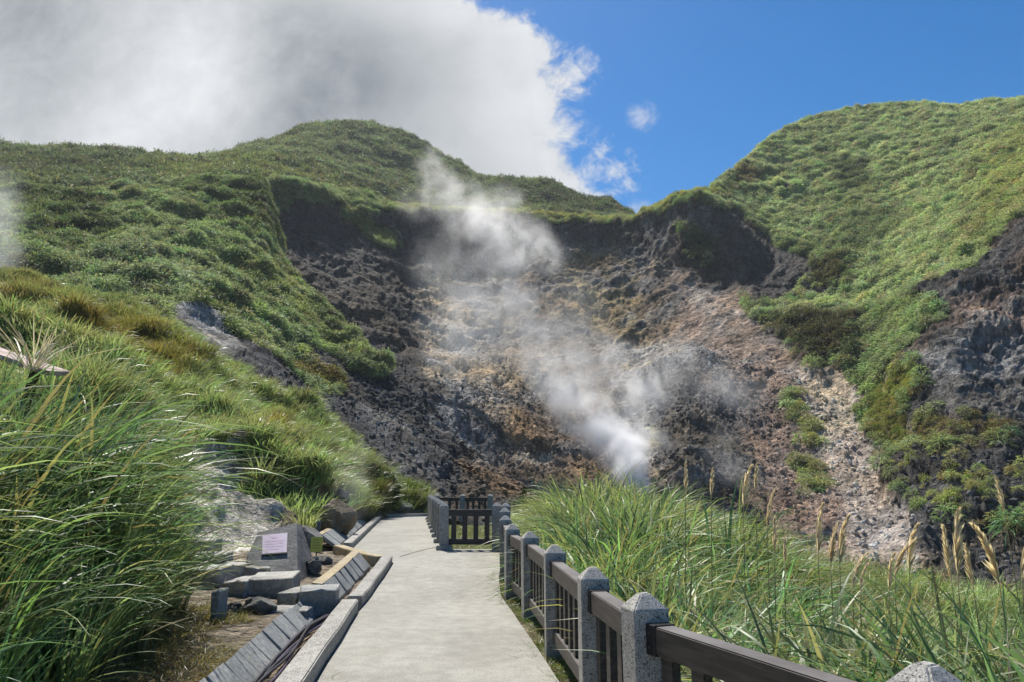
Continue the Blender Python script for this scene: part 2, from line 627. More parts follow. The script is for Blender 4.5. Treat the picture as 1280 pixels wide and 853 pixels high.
def hground(x, y, detail=True):
    x = np.asarray(x, float)
    y = np.asarray(y, float)
    pz = pathz(y)
    fx = np.interp(y, FY, FX)
    lx = np.interp(y, LY, LX)
    z = pz - 0.05
    # right of the fence: the meadow falls to the crater
    t = np.maximum(x - fx - 0.35, 0)
    slope = np.interp(y, [0, 8, 12, 18, 30], [0.36, 0.36, 0.34, 0.20, 0.14])
    drop = 7.0 * (1 - np.exp(-slope * t / 7.0))
    z = z - drop
    z = z - 6.5 * sstep(26, 48, y + 0.55 * np.maximum(x, 0)) * sstep(-9, -2, x)
    # left: low dirt shelf beside the kerb, then the grass bank
    lt = lx - x
    z = z + 0.15 * sstep(0.45, 0.8, lt) * sstep(13, 10, y)
    z = z + 0.10 * sstep(0.5, 1.2, lt) * sstep(12, 15, y)
    bx = np.interp(y, BY, BX)
    bank = sstep(0.0, 1.5, bx - x) * sstep(11.5, 9.0, y)
    z = z + 0.70 * bank + 0.03 * np.clip(bx - x - 1.5, 0, 12) * sstep(11.5, 9.0, y)
    z = z + 0.25 * np.clip(lt - 2.0, 0, 10) * sstep(13, 18, y) * 0.3
    if detail:
        P = np.stack([x, y, 0 * x], -1)
        on = 1 - sstep(0.25, -0.05, lt) * sstep(0.3, 0.0, x - fx)
        z = z + on * (0.035 * fbm(P, 1.1, 4) + 0.02 * fbm(P, 5.0, 3))
    return z


def axis(lo, hi, fine_lo, fine_hi, step, grow=1.12):
    a = list(np.arange(fine_lo, fine_hi + 1e-6, step))
    s = step
    v = a[-1]
    while v < hi:
        s *= grow
        v += s
        a.append(v)
    s = step
    v = a[0]
    while v > lo:
        s *= grow
        v -= s
        a.insert(0, v)
    return np.array(a)


gx = axis(-390, 390, -9, 9, 0.07)
gy = axis(-100, 390, 1.5, 20, 0.08)
GXX, GYY = np.meshgrid(gx, gy)
GZ = hground(GXX, GYY)
GZ = GZ - 25 * sstep(45, 110, np.hypot(GXX, GYY - 20))
GP = np.stack([GXX, GYY, GZ], -1)
n_a = fbm(GP * [1, 1, 0], 0.8, 5)
n_b = fbm(GP * [1, 1, 0], 3.0, 4, off=9)
soil = np.array([0.33, 0.27, 0.20]) * (1 + 0.22 * n_a + 0.18 * n_b)[..., None]
dirt2 = np.array([0.20, 0.15, 0.09])
w = sstep(0.0, 0.5, n_a + 0.5 * n_b)[..., None]
soil = soil * (1 - 0.5 * w) + dirt2 * 0.5 * w
fxg = np.interp(GYY, FY, FX)
bxg = np.interp(GYY, BY, BX)
darkw = sstep(0.0, 0.8, GXX - fxg)[..., None]  # darker brown soil right of the fence
soil = soil * (1 - darkw) + np.array([0.09, 0.075, 0.045]) * darkw
darkw = (sstep(0.0, 0.7, bxg - GXX) * sstep(11.5, 10, GYY))[..., None]  # darker brown soil on the grass bank
soil = soil * (1 - darkw) + np.array([0.10, 0.08, 0.05]) * darkw
lawnw = (sstep(-0.02, 0.05, GXX - np.interp(GYY, [16.5, 30.3], [-1.5, -3.3])) * sstep(16.4, 16.7, GYY))[..., None]
soil = soil * (1 - lawnw) + np.array([0.11, 0.13, 0.04]) * lawnw
farw = sstep(31.5, 34, GYY)[..., None]
soil = soil * (1 - farw) + np.array([0.055, 0.055, 0.058]) * farw
ground = grid_obj('ground', GP, M['near_soil'], {'soil': np.clip(soil, 0.01, 0.8), 'rock': np.full(GZ.shape, 0.35)})
tag(ground, kind='structure')

# the concrete path, a sheet with the bend by the stone marker
ys = np.concatenate([np.arange(-2, 14.0, 0.2), np.arange(14.0, 33.5, 0.1)])
QX = lambda y: np.interp(y, [16.5, 30.3, 32, 34], [-1.42, -3.25, -3.5, -3.7])
rows = []
for y in ys:
    l = np.interp(y, LY, LX) + 0.02
    if y < 16.6:
        r = np.interp(y, FY, FX) - np.interp(y, [0, 6.4, 9.5, 15.5], [0.16, 0.12, 0.2, 0.05])
    else:
        r = QX(y) + 0.02
    rows.append([(l + (r - l) * k / 10, y, float(pathz(y)) + 0.0) for k in range(11)])
path = grid_obj('path', np.array(rows), M['path'])
tag(path, kind='structure')
for k, (a, b) in enumerate([(G(500, 700, .12), G(548, 684, .19)), (G(548, 684.5, .19), G(625, 687, .19)), (G(436, 786), G(664, 778)), (G(474, 668, .2), G(545, 664, .2))]):
    a, b = Vector((*a, 0)), Vector((*b, 0))
    d = (b - a).normalized()
    nrm = Vector((-d.y, d.x, 0)) * 0.016
    V, Fc = [], []
    for i in range(25):
        p = a.lerp(b, i / 24) + nrm * 0.8 * mnoise.noise(Vector((i * .7, k * 5, 0)))
        z = float(pathz(p.y)) + 0.004
        V += [(p.x + nrm.x, p.y + nrm.y, z), (p.x - nrm.x, p.y - nrm.y, z)]
        if i:
            Fc.append((2 * i - 2, 2 * i - 1, 2 * i + 1, 2 * i))
    if k != 2:
        tag(mesh_obj('path_joint', V, Fc, M['joint']), kind='structure')


# ------------------------------------------------------------------ hills and crater, as lofted sheets
def smooth1(a, n):
    if n < 2:
        return a
    k = np.hanning(n + 2)[1:-1]
    k /= k.sum()
    b = np.pad(a, (n, n), mode='edge')
    return np.convolve(b, k, mode='same')[n:-n]


def loft(lines, px0, px1, nx, nvs, sm=9, vs=3):
    pxs = np.linspace(px0, px1, nx)
    L = []
    for ln in lines:
        A = np.array(sorted(ln), float)
        py = smooth1(np.interp(pxs, A[:, 0], A[:, 1]), sm)
        d = smooth1(np.interp(pxs, A[:, 0], A[:, 2]), sm * 3)
        L.append(at(pxs, py, d))
    rows = []
    for i in range(len(L) - 1):
        for k in range(nvs[i]):
            t = k / nvs[i]
            rows.append(L[i] * (1 - t) + L[i + 1] * t)
    rows.append(L[-1])
    P = np.array(rows)
    for _ in range(vs):
        Q = P.copy()
        Q[1:-1] = 0.25 * P[:-2] + 0.5 * P[1:-1] + 0.25 * P[2:]
        P = Q
    return P


def normals(P):
    du = np.gradient(P, axis=1)
    dv = np.gradient(P, axis=0)
    n = np.cross(du, dv)
    n /= np.linalg.norm(n, axis=-1)[..., None] + 1e-9
    n *= np.where(n[..., 2:3] < 0, -1, 1)
    return n


class Land:
    def __init__(s, lines, px0, px1, nx, nvs, base, rock, grass, gtint, sm=9, vs=3, warp=9):
        s.P = loft(lines, px0, px1, nx, nvs, sm, vs)
        s.px, s.py = project(s.P)
        sh = s.px.shape
        wn = np.stack([s.px / 40, s.py / 40, np.zeros(sh) + px0], -1)
        s.wx = s.px + warp * fbm(wn, 1.0, 4, 0.6)
        s.wy = s.py + warp * fbm(wn, 1.0, 4, 0.6, off=31)
        s.soil = np.zeros(sh + (3,)) + np.array(base)
        s.rock = np.zeros(sh) + rock
        s.grass = np.zeros(sh) + grass
        s.gt = np.zeros(sh + (3,)) + np.array(gtint)
        s.gs = np.ones(sh)

    def region(s, poly, soil=None, rock=None, grass=None, gtint=None, soft=8, amt=1.0, gsz=None):
        w = poly_w(s.wx, s.wy, poly, soft) * amt
        if soil is not None:
            s.soil = s.soil * (1 - w[..., None]) + np.array(soil) * w[..., None]
        if rock is not None:
            s.rock = s.rock * (1 - w) + rock * w
        if grass is not None:
            s.grass = s.grass * (1 - w) + grass * w
        if gtint is not None:
            s.gt = s.gt * (1 - w[..., None]) + np.array(gtint) * w[..., None]
        if gsz is not None:
            s.gs = s.gs * (1 - w) + gsz * w
        return w

    def finish(s, name, rock_amp=1.0, grass_amp=0.8, gscale=0.18, mat=None, rscale=0.06, foot=3):
        P = s.P
        n = normals(P)
        Q = P * [1, 1, 0.4]
        rk = rock_amp * (1.8 * fbm(Q, rscale * .7, 3, 0.5) + 0.75 * fbm(P * [1, 1, 0.22], rscale * 2.4, 4, 0.5, ridged=True) + 0.26 * fbm(P * [1, 1, 1.4], rscale * 8, 4, 0.62) + 0.16 * fbm(P * [1, 1, 1.5], rscale * 18, 4, .6, ridged=True))
        gr = grass_amp * (fbm(P, gscale, 4, 0.55) + 0.35 * fbm(P, gscale * 4, 3))
        fade = np.clip(np.arange(P.shape[0]) / foot, 0.05, 1)[:, None]
        s.P = P + n * (fade * (rk * s.rock + gr * (1 - s.rock)))[..., None]
        hn = fbm(P * [1, 1, 0.45], 0.11, 4, 0.6, off=21)[..., None]
        rkc = s.rock[..., None]
        grey = s.soil.mean(-1, keepdims=True) * np.array([1.02, 1.0, 0.98])
        s.soil = s.soil * (1 + rkc * np.clip(hn, 0, 0.8) * np.array([0.35, 0.10, -0.30]))
        gw = rkc * 0.75 * sstep(0.05, 0.5, -hn)
        s.soil = s.soil * (1 - gw) + grey * gw
        pale = rkc * sstep(0.45, 0.85, fbm(P * [1, 1, 0.3], 0.16, 5, 0.62, off=51))[..., None] * 0.55
        s.soil = s.soil * (1 - pale) + np.array([0.36, 0.335, 0.28]) * pale * np.clip(s.soil.mean(-1, keepdims=True) / 0.12, 0.35, 1)+ s.soil * pale * 0
        wq = P * [1, 1, 0.45] + 0.9 * np.stack([fbm(P, 0.4, 2, off=61), fbm(P, 0.4, 2, off=71), fbm(P, 0.4, 2, off=81)], -1)
        crack = sstep(0.10, 0.0, np.abs(perlin(wq * 0.30))) + 0.7 * sstep(0.12, 0.0, np.abs(perlin(wq * 0.75 + 40)))
        s.soil = s.soil * (1 - 0.55 * rkc * np.clip(crack, 0, 1)[..., None])
        v = 1.32 + 0.55 * fbm(P * [1, 1, 0.5], 0.09, 5, 0.62, off=5) + 0.25 * fbm(P * [1, 1, 0.4], 0.5, 3, off=8)
        s.soil = np.clip(s.soil * np.clip(v, 0.4, 2.1)[..., None], 0.008, 0.75)
        s.obj = grid_obj(name, s.P, mat or M['terrain'], {'soil': s.soil, 'rock': s.rock})
        tag(s.obj, kind='structure')
        return s

    def sample(s, n, extra=None, lo=-90, hi=1370):
        P = s.P
        a = np.linalg.norm(np.cross(P[:-1, 1:] - P[:-1, :-1], P[1:, :-1] - P[:-1, :-1]), axis=-1)
        g = 0.25 * (s.grass[:-1, :-1] + s.grass[1:, :-1] + s.grass[:-1, 1:] + s.grass[1:, 1:])
        if extra is not None:
            g = extra[:-1, :-1]
        g = np.where((s.px[:-1, :-1] > lo) & (s.px[:-1, :-1] < hi), g, 0)
        pr = (a * np.clip(g, 0, None)).ravel()
        pr /= pr.sum()
        c = rng.choice(len(pr), size=n, p=pr)
        i, j = np.unravel_index(c, a.shape)
        u, v = rng.random(n)[:, None], rng.random(n)[:, None]
        p = (P[i, j] * (1 - u) + P[i, j + 1] * u) * (1 - v) + (P[i + 1, j] * (1 - u) + P[i + 1, j + 1] * u) * v
        s.last_size = s.gs[i, j]
        return p, s.gt[i, j]


GREEN = (0.265, 0.335, 0.165)
DARKG = (0.115, 0.155, 0.075)
YELLOW = (0.31, 0.33, 0.12)
BROWNG = (0.21, 0.165, 0.08)
CHAR_SHADE = (0.046, 0.039, 0.035)  # charcoal rock with cliff shade mixed into the colour

# crater wall with the right-hand hill above it
C0 = [(200, 660, 40), (300, 660, 44), (500, 640, 48), (620, 640, 55), (700, 665, 56), (800, 680, 56), (900, 720, 50), (1000, 750, 44), (1100, 770, 40), (1280, 790, 38), (1420, 800, 38)]
C1 = [(200, 520, 72), (300, 500, 74), (400, 505, 72), (480, 545, 70), (560, 570, 74), (620, 585, 80), (700, 560, 90), (800, 550, 90), (860, 520, 86), (900, 545, 84), (1000, 590, 76), (1100, 610, 70), (1200, 570, 64), (1280, 560, 62), (1420, 560, 60)]
C2 = [(200, 420, 104), (300, 405, 107), (400, 420, 107), (480, 455, 109), (560, 440, 122), (640, 440, 131), (740, 440, 133), (820, 430, 128), (900, 430, 115), (1000, 462, 100), (1080, 482, 91), (1150, 445, 80), (1200, 430, 75), (1280, 440, 73), (1420, 440, 72)]
C3 = [(200, 320, 114), (300, 310, 117), (400, 325, 124), (480, 350, 129), (560, 350, 144), (640, 350, 153), (740, 350, 153), (820, 340, 146), (880, 368, 133), (940, 388, 122), (1000, 402, 112), (1080, 408, 103), (1150, 388, 92), (1200, 362, 87), (1240, 335, 87), (1280, 305, 89), (1420, 240, 92)]
C4 = [(200, 270, 122), (300, 262, 124), (400, 275, 133.5), (500, 300, 148.5), (640, 305, 163), (760, 310, 160.5), (840, 325, 145), (880, 355, 138), (950, 371, 131), (1000, 373, 125), (1050, 369, 118), (1100, 376, 108), (1150, 366, 99), (1200, 342, 95), (1280, 285, 98), (1420, 222, 101)]
C5 = [(200, 236, 124), (300, 230, 126), (350, 228, 130), (400, 238, 136), (440, 259, 142), (500, 263, 151), (560, 265, 159), (640, 269, 166), (700, 272, 166), (760, 277, 163), (790, 279, 160), (815, 264, 155), (840, 251, 150), (880, 247, 146), (920, 285, 142), (960, 318, 137), (1010, 336, 130), (1060, 342, 122), (1100, 352, 113), (1150, 350, 103), (1200, 326, 99), (1280, 270, 102), (1420, 205, 105)]
C6 = [(200, 236, 130), (300, 230, 133), (400, 238, 143), (500, 262, 158), (640, 268, 173), (760, 276, 170), (790, 278, 167), (840, 250, 155), (880, 245, 151), (900, 246, 154), (920, 250, 158), (960, 252, 160), (1010, 250, 158), (1060, 250, 152), (1150, 250, 140), (1200, 235, 132), (1280, 195, 128), (1420, 150, 128)]
C7 = [(200, 240, 145), (300, 234, 150), (400, 242, 158), (500, 264, 170), (640, 272, 185), (760, 280, 184), (790, 280, 178), (840, 251, 162), (870, 244, 158), (892, 240, 160), (906, 230, 166), (930, 205, 175), (960, 178, 185), (985, 160, 192), (1010, 150, 195), (1060, 138, 195), (1130, 130, 190), (1180, 133, 182), (1200, 134, 182), (1240, 128, 178), (1280, 125, 172), (1420, 118, 170)]
C8 = [(x, y + 70, d + 45) for x, y, d in C7]
C0 = [(x, y + 70, d) for x, y, d in C0]
crater = Land([C0, C1, C2, C3, C4, C5, C6, C7, C8], 200, 1620, 1000, [40, 62, 56, 40, 30, 14, 60, 16], (0.15, 0.115, 0.085), 1.0, 0.0, GREEN, sm=7, vs=3)
c = crater
# bare rock colours, shade of the steep faces painted in
c.region([(300, 220), (480, 250), (640, 262), (800, 270), (800, 318), (690, 310), (560, 318), (540, 330), (545, 480), (470, 500), (380, 480), (330, 420)], CHAR_SHADE, soft=14)                       # left wall and rim band, charcoal rock deepened by painted shade
c.region([(400, 300), (440, 300), (470, 420), (450, 440), (420, 380)], (0.055, 0.046, 0.041), soft=18, amt=.7)
c.region([(330, 420), (450, 440), (545, 485), (600, 530), (655, 600), (640, 640), (380, 640), (300, 520)], (0.027, 0.029, 0.036), soft=8)       # blue-black scree
c.region([(440, 530), (480, 530), (520, 600), (500, 625), (440, 590)], (0.12, 0.12, 0.13), soft=16, amt=.6)
c.region([(540, 520), (560, 520), (635, 590), (620, 600)], (0.26, 0.25, 0.25), soft=10, amt=.7)
c.region([(580, 560), (640, 580), (640, 620), (560, 620)], (0.15, 0.095, 0.05), soft=12, amt=.8)
c.region([(530, 330), (560, 330), (640, 400), (700, 470), (760, 560), (730, 600), (640, 560), (540, 480), (520, 400)], (0.245, 0.195, 0.135), soft=20)     # tan slope under the steam
c.region([(540, 400), (570, 390), (585, 500), (560, 520), (530, 470)], (0.36, 0.31, 0.25), soft=14, amt=.7)
c.region([(690, 320), (830, 300), (850, 360), (830, 430), (740, 450), (680, 400)], (0.175, 0.13, 0.078), soft=18)
c.region([(710, 360), (790, 350), (800, 420), (730, 430)], (0.20, 0.155, 0.075), soft=16, amt=.7)
c.region([(790, 310), (850, 330), (860, 420), (820, 430)], (0.165, 0.13, 0.10), soft=12, amt=.8)
c.region([(620, 490), (700, 490), (770, 600), (650, 600)], (0.16, 0.11, 0.07), soft=16, amt=.9)
c.region([(760, 430), (900, 430), (930, 560), (900, 620), (760, 620)], (0.26, 0.245, 0.225), soft=18, amt=.85)     # grey altered ground by the vent
c.region([(830, 480), (880, 470), (930, 530), (940, 610), (830, 610), (815, 540)], (0.05, 0.047, 0.045), soft=12, amt=.9)
c.region([(870, 470), (905, 475), (915, 520), (880, 525)], (0.19, 0.115, 0.06), soft=10, amt=.8)
c.region([(806, 535), (820, 535), (822, 555), (808, 556)], (0.36, 0.36, 0.15), soft=7, amt=.6)                    # sulphur
c.region([(845, 330), (880, 360), (960, 400), (1000, 480), (1080, 560), (1150, 640), (1160, 720), (960, 720), (940, 560), (900, 460), (850, 420)], (0.205, 0.145, 0.11), 0.55, soft=14)   # reddish debris fan
c.region([(860, 370), (900, 380), (960, 430), (990, 490), (960, 480), (900, 420)], (0.25, 0.185, 0.135), soft=10, amt=.7)
c.region([(990, 465), (1070, 490), (1125, 560), (1165, 640), (1150, 720), (1070, 720), (1045, 620), (1010, 540)], (0.33, 0.28, 0.24), 0.4, soft=14, amt=.95)
c.region([(1010, 480), (1070, 500), (1070, 540), (1030, 560)], (0.38, 0.29, 0.15), soft=12, amt=.5)
c.region([(838, 244), (905, 238), (950, 280), (1005, 314), (1082, 326), (1078, 380), (960, 384), (880, 366), (844, 325)], CHAR_SHADE, soft=7)     # brow, its own shade put into the charcoal colour
c.region([(800, 280), (842, 250), (850, 300), (830, 330), (800, 310)], (0.075, 0.065, 0.06), soft=10, amt=.9)
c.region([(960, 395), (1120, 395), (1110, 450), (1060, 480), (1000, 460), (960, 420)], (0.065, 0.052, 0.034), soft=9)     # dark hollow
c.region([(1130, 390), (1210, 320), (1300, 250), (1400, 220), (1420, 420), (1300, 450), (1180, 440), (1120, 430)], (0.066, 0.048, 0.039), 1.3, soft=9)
c.region([(1195, 380), (1280, 370), (1300, 440), (1200, 440)], (0.22, 0.16, 0.13), soft=14, amt=.8)
c.region([(1120, 450), (1300, 440), (1420, 440), (1420, 760), (1180, 740), (1090, 560)], (0.062, 0.059, 0.057), 1.3, soft=12)
c.region([(1150, 445), (1280, 440), (1290, 470), (1170, 475)], (0.26, 0.25, 0.24), soft=10, amt=.7)
c.region([(1180, 480), (1290, 470), (1290, 540), (1200, 530)], (0.16, 0.15, 0.13), soft=14, amt=.6)
# vegetation
HILLG = (0.39, 0.46, 0.255)
hill = [(893, 240), (930, 195), (985, 140), (1060, 110), (1440, 80), (1440, 205), (1280, 275), (1220, 330), (1160, 372), (1110, 400), (1020, 402), (950, 398), (925, 386), (1000, 384), (1062, 378), (1078, 332), (1012, 318), (962, 300), (928, 272), (900, 262), (870, 247)]
c.region(hill, (0.07, 0.075, 0.03), 0.0, 1.0, HILLG, soft=4)
c.region([(1040, 210), (1080, 205), (1090, 230), (1050, 240)], gtint=DARKG, soft=14)
c.region([(1060, 260), (1140, 270), (1080, 330), (1020, 330)], gtint=DARKG, soft=26, amt=.7)
c.region([(1230, 190), (1300, 150), (1300, 260), (1200, 330)], gtint=(0.33, 0.36, 0.14), soft=30, amt=.8)
for pxy, rr in (((982, 241), 15), ((1172, 226), 13), ((1158, 229), 8), ((1252, 200), 13), ((1225, 222), 10), ((1052, 286), 8), ((1190, 258), 7), ((1056, 308), 8), ((1246, 235), 7), ((1150, 275), 6)):
    ring = [(pxy[0] + rr * math.cos(a), pxy[1] + 0.6 * rr * math.sin(a)) for a in np.arange(0, 6.28, 0.7)]
    c.region(ring, (0.04, 0.038, 0.035), 1.0, 0.0, soft=4)
c.region([(922, 208), (940, 205), (952, 232), (925, 238)], (0.20, 0.11, 0.05), grass=0.35, gtint=BROWNG, soft=7, amt=.8)
c.region([(900, 236), (918, 215), (925, 240), (905, 252)], (0.18, 0.10, 0.05), grass=0.4, gtint=BROWNG, soft=6, amt=.7)
c.region([(480, 255), (640, 262), (790, 272), (842, 243), (900, 238), (900, 246), (842, 254), (792, 281), (640, 274), (480, 268)], (0.07, 0.07, 0.03), 0.2, 1.3, YELLOW, soft=3, gsz=.6)   # grass lip on the rim
c.region([(300, 215), (480, 255), (480, 268), (440, 266), (420, 250), (395, 262), (380, 250), (350, 262), (300, 252)], (0.06, 0.06, 0.03), 0.2, 1.2, GREEN, soft=5, gsz=.7)
c.region([(430, 255), (450, 270), (495, 305), (485, 312), (455, 290), (425, 270)], (0.07, 0.07, 0.03), 0.4, 0.9, YELLOW, soft=5)
c.region([(850, 290), (880, 300), (890, 330), (860, 320)], grass=0.25, gtint=DARKG, soft=9)
c.region([(1020, 335), (1065, 335), (1062, 366), (1020, 360)], grass=0.3, gtint=(0.12, 0.11, 0.05), soft=10)
c.region([(1075, 400), (1170, 385), (1180, 400), (1125, 450), (1085, 488), (1055, 486), (1080, 450)], (0.06, 0.065, 0.03), 0.3, 1.0, GREEN, soft=7)    # green gully
c.region([(960, 400), (1080, 400), (1070, 470), (1010, 462)], grass=0.28, gtint=(0.075, 0.075, 0.035), soft=10)
c.region([(1090, 480), (1150, 465), (1160, 490), (1130, 520), (1185, 555), (1160, 585), (1100, 560), (1080, 520)], (0.17, 0.18, 0.05), 0.6, 1.1, (0.26, 0.28, 0.07), soft=7, gsz=.42)
c.region([(1130, 530), (1250, 530), (1275, 560), (1180, 580)], (0.19, 0.115, 0.06), 0.8, 0.5, BROWNG, soft=9, amt=.8, gsz=.4)
c.region([(988, 500), (1003, 502), (1005, 522), (990, 522)], (0.16, 0.16, 0.05), 0.7, 1.0, YELLOW, soft=6, gsz=.45)
c.region([(1000, 535), (1022, 538), (1022, 556), (1002, 556)], (0.15, 0.15, 0.05), 0.7, 1.0, YELLOW, soft=6, gsz=.45)
c.region([(1000, 590), (1025, 590), (1025, 630), (1005, 625)], (0.16, 0.16, 0.05), 0.7, 0.9, YELLOW, soft=7, gsz=.45)
c.region([(1120, 600), (1280, 590), (1290, 660), (1150, 650)], grass=0.2, gtint=YELLOW, soft=16, gsz=.45)
c.grass[-15:] *= 0.2
c.region([(190, 205), (336, 222), (336, 300), (190, 310)], (0.06, 0.06, 0.03), 0.0, 1.0, GREEN, soft=4)
crater.finish('crater_wall', 1.0, 0.9, 0.20)

# the dome and the ridges behind
E3 = [(-200, 196, 190), (0, 190, 190), (60, 190, 190), (100, 194, 190), (200, 202, 195), (250, 204, 200), (290, 197, 215), (340, 179, 235), (380, 165, 250), (410, 157, 255), (430, 154, 258), (465, 157, 260), (500, 168, 260), (520, 180, 258), (560, 204, 255), (600, 226, 255), (625, 227, 250), (640, 225, 250), (680, 230, 250), (700, 236, 245), (722, 250, 240), (735, 254, 240), (762, 257, 235), (772, 264, 232), (780, 275, 230), (800, 292, 230), (860, 300, 230)]
E0 = [(-200, 300, 100), (200, 290, 120), (400, 300, 150), (600, 310, 180), (860, 320, 180)]
E1 = [(-200, 250, 120), (0, 245, 120), (200, 238, 135), (300, 228, 150), (400, 242, 170), (500, 266, 190), (640, 272, 205), (860, 300, 200)]
E2 = [(-200, 225, 150), (0, 218, 150), (200, 222, 160), (300, 214, 175), (400, 205, 205), (500, 225, 220), (600, 248, 225), (700, 255, 225), (760, 266, 222), (860, 305, 215)]
E4 = [(x, y + 60, d + 60) for x, y, d in E3]
back = Land([E0, E1, E2, E3, E4], -620, 860, 560, [14, 40, 60, 16], (0.06, 0.065, 0.028), 0.0, 1.0, (0.175, 0.22, 0.115), sm=5, vs=2)
back.region([(180, 205), (330, 200), (480, 245), (480, 265), (300, 230), (200, 240)], gtint=(0.17, 0.20, 0.07), soft=8, amt=.8)
back.region([(-200, 196), (190, 202), (200, 225), (0, 240), (-200, 240)], gtint=(0.09, 0.118, 0.05), soft=10, amt=.8)
back.region([(512, 178), (530, 184), (575, 210), (560, 214), (520, 190)], (0.06, 0.05, 0.035), 0.6, 0.4, soft=5)
back.region([(620, 222), (790, 250), (790, 280), (680, 268), (620, 250)], gtint=(0.075, 0.1, 0.042), soft=8, amt=.8)
back.grass[-15:] *= 0.2
back.grass[:12] = 0
back.finish('hill', 1.0, 1.3, 0.07)

# the spur on the left, grass above a bare gully
B0 = [(-250, 420, 50), (0, 420, 50), (100, 430, 49), (200, 450, 47), (250, 480, 46), (330, 530, 46), (420, 580, 45), (500, 640, 44), (560, 650, 46), (640, 670, 46)]
B1 = [(-250, 360, 60), (0, 350, 60), (100, 372, 57), (200, 395, 55), (240, 396, 58), (300, 436, 62), (350, 468, 66), (400, 492, 68), (440, 500, 70), (500, 535, 68), (560, 602, 62), (640, 650, 56)]
B2 = [(-250, 290, 76), (0, 300, 76), (100, 310, 76), (200, 322, 78), (300, 352, 82), (350, 392, 82), (400, 432, 80), (440, 455, 78), (500, 502, 73), (560, 572, 67), (640, 640, 60)]
B3 = [(-250, 244, 95), (0, 243, 97), (60, 240, 99), (130, 243, 102), (200, 238, 108), (260, 227, 114), (310, 223, 120), (326, 226, 122), (333, 262, 116), (338, 298, 110), (352, 338, 102), (373, 356, 97), (400, 391, 90), (440, 424, 84), (475, 458, 79), (500, 478, 77), (560, 545, 72), (600, 592, 67), (640, 632, 63)]
B4 = [(x, y + 90, d + 26) for x, y, d in B3]
spur = Land([B0, B1, B2, B3, B4], -560, 640, 860, [34, 44, 60, 14], (0.065, 0.07, 0.03), 0.0, 1.0, GREEN, sm=3, vs=2)
spur.region([(195, 400), (215, 390), (248, 398), (292, 434), (342, 468), (392, 492), (420, 496), (480, 500), (700, 540), (700, 760), (330, 620), (250, 470)], (0.045, 0.045, 0.049), 1.0, 0.0, soft=4)
spur.region([(204, 394), (240, 396), (275, 425), (290, 460), (262, 455), (225, 430)], (0.30, 0.29, 0.275), soft=9, amt=.9)
spur.region([(290, 450), (345, 475), (420, 500), (480, 560), (400, 550), (330, 500)], (0.030, 0.032, 0.039), soft=8)
spur.region([(372, 430), (400, 436), (440, 463), (470, 472), (486, 462), (560, 500), (700, 600), (700, 700), (480, 560), (420, 505), (385, 478)], (0.030, 0.032, 0.039), 1.0, 0.0, soft=4)
spur.region([(338, 455), (378, 470), (425, 480), (425, 498), (385, 494), (345, 475)], (0.10, 0.085, 0.04), 0.3, 0.9, (0.19, 0.17, 0.05), soft=4)
spur.region([(200, 235), (330, 222), (345, 300), (300, 300), (260, 260)], gtint=(0.12, 0.18, 0.065), soft=12, amt=.9)
spur.region([(330, 226), (345, 290), (330, 300), (310, 262)], gtint=(0.065, 0.09, 0.03), soft=8, amt=.9)
spur.region([(0, 250), (110, 240), (150, 300), (60, 310)], gtint=(0.10, 0.135, 0.05), soft=18, amt=.9)
spur.region([(90, 330), (170, 310), (270, 370), (230, 390), (150, 370)], gtint=(0.25, 0.31, 0.18), soft=20, amt=.9)
spur.region([(280, 330), (340, 330), (470, 460), (400, 440)], gtint=(0.25, 0.30, 0.12), soft=14, amt=.9)
spur.region([(230, 395), (260, 370), (300, 420), (290, 432)], gtint=(0.08, 0.11, 0.035), soft=8, amt=.8)
spur.grass[:16] *= 0.3
spur.region([(440, 535), (480, 530), (540, 600), (560, 640), (500, 640)], (0.13, 0.13, 0.135), soft=16, amt=.6)
spur.region([(530, 530), (560, 535), (640, 610), (620, 625)], (0.24, 0.23, 0.225), soft=9, amt=.6)
spur.region([(570, 590), (640, 600), (640, 660), (560, 640)], (0.13, 0.085, 0.05), soft=12, amt=.7)
spur.finish('spur', 0.8, 1.5, 0.15, foot=16)

# the near slope on the left of the path
A9 = [(-600, 900, 6), (0, 800, 7), (100, 760, 10), (235, 730, 13.6), (300, 715, 14.6), (370, 700, 16.4), (430, 665, 22), (470, 655, 29), (500, 650, 34), (530, 650, 37)]
A0 = [(-600, 640, 8), (0, 640, 9), (100, 680, 11), (200, 690, 14), (235, 688, 14.6), (300, 684, 15.6), (370, 668, 17.6), (430, 644, 24), (470, 640, 31.5), (500, 637, 36), (530, 637, 39)]
A1 = [(-600, 520, 13), (0, 530, 13), (100, 550, 14), (200, 575, 16), (260, 578, 18.5), (330, 612, 20), (400, 622, 23), (450, 626, 30), (500, 630, 37.5), (530, 633, 40)]
A2 = [(-600, 430, 22), (0, 435, 23), (100, 442, 25), (200, 472, 26), (260, 512, 26), (330, 552, 27), (400, 577, 28), (450, 602, 33), (500, 621, 39), (530, 628, 41)]
A3 = [(-600, 330, 45), (0, 352, 45), (60, 366, 44), (120, 376, 43), (170, 390, 42), (200, 408, 41), (250, 444, 40), (300, 478, 40), (350, 506, 40), (400, 526, 40), (430, 552, 39), (450, 580, 40), (480, 600, 41), (510, 616, 42), (530, 625, 42.5)]
A4 = [(x, y + 60, d + 14) for x, y, d in A3]
near = Land([A9, A0, A1, A2, A3, A4], -600, 530, 560, [8, 40, 46, 46, 14], (0.09, 0.08, 0.04), 0.0, 1.0, (0.25, 0.315, 0.14), sm=7, vs=4, warp=12)
near.region([(222, 556), (280, 556), (310, 585), (345, 635), (358, 700), (300, 725), (200, 730), (190, 600)], (0.52, 0.475, 0.40), 0.12, 0.0, soft=5)
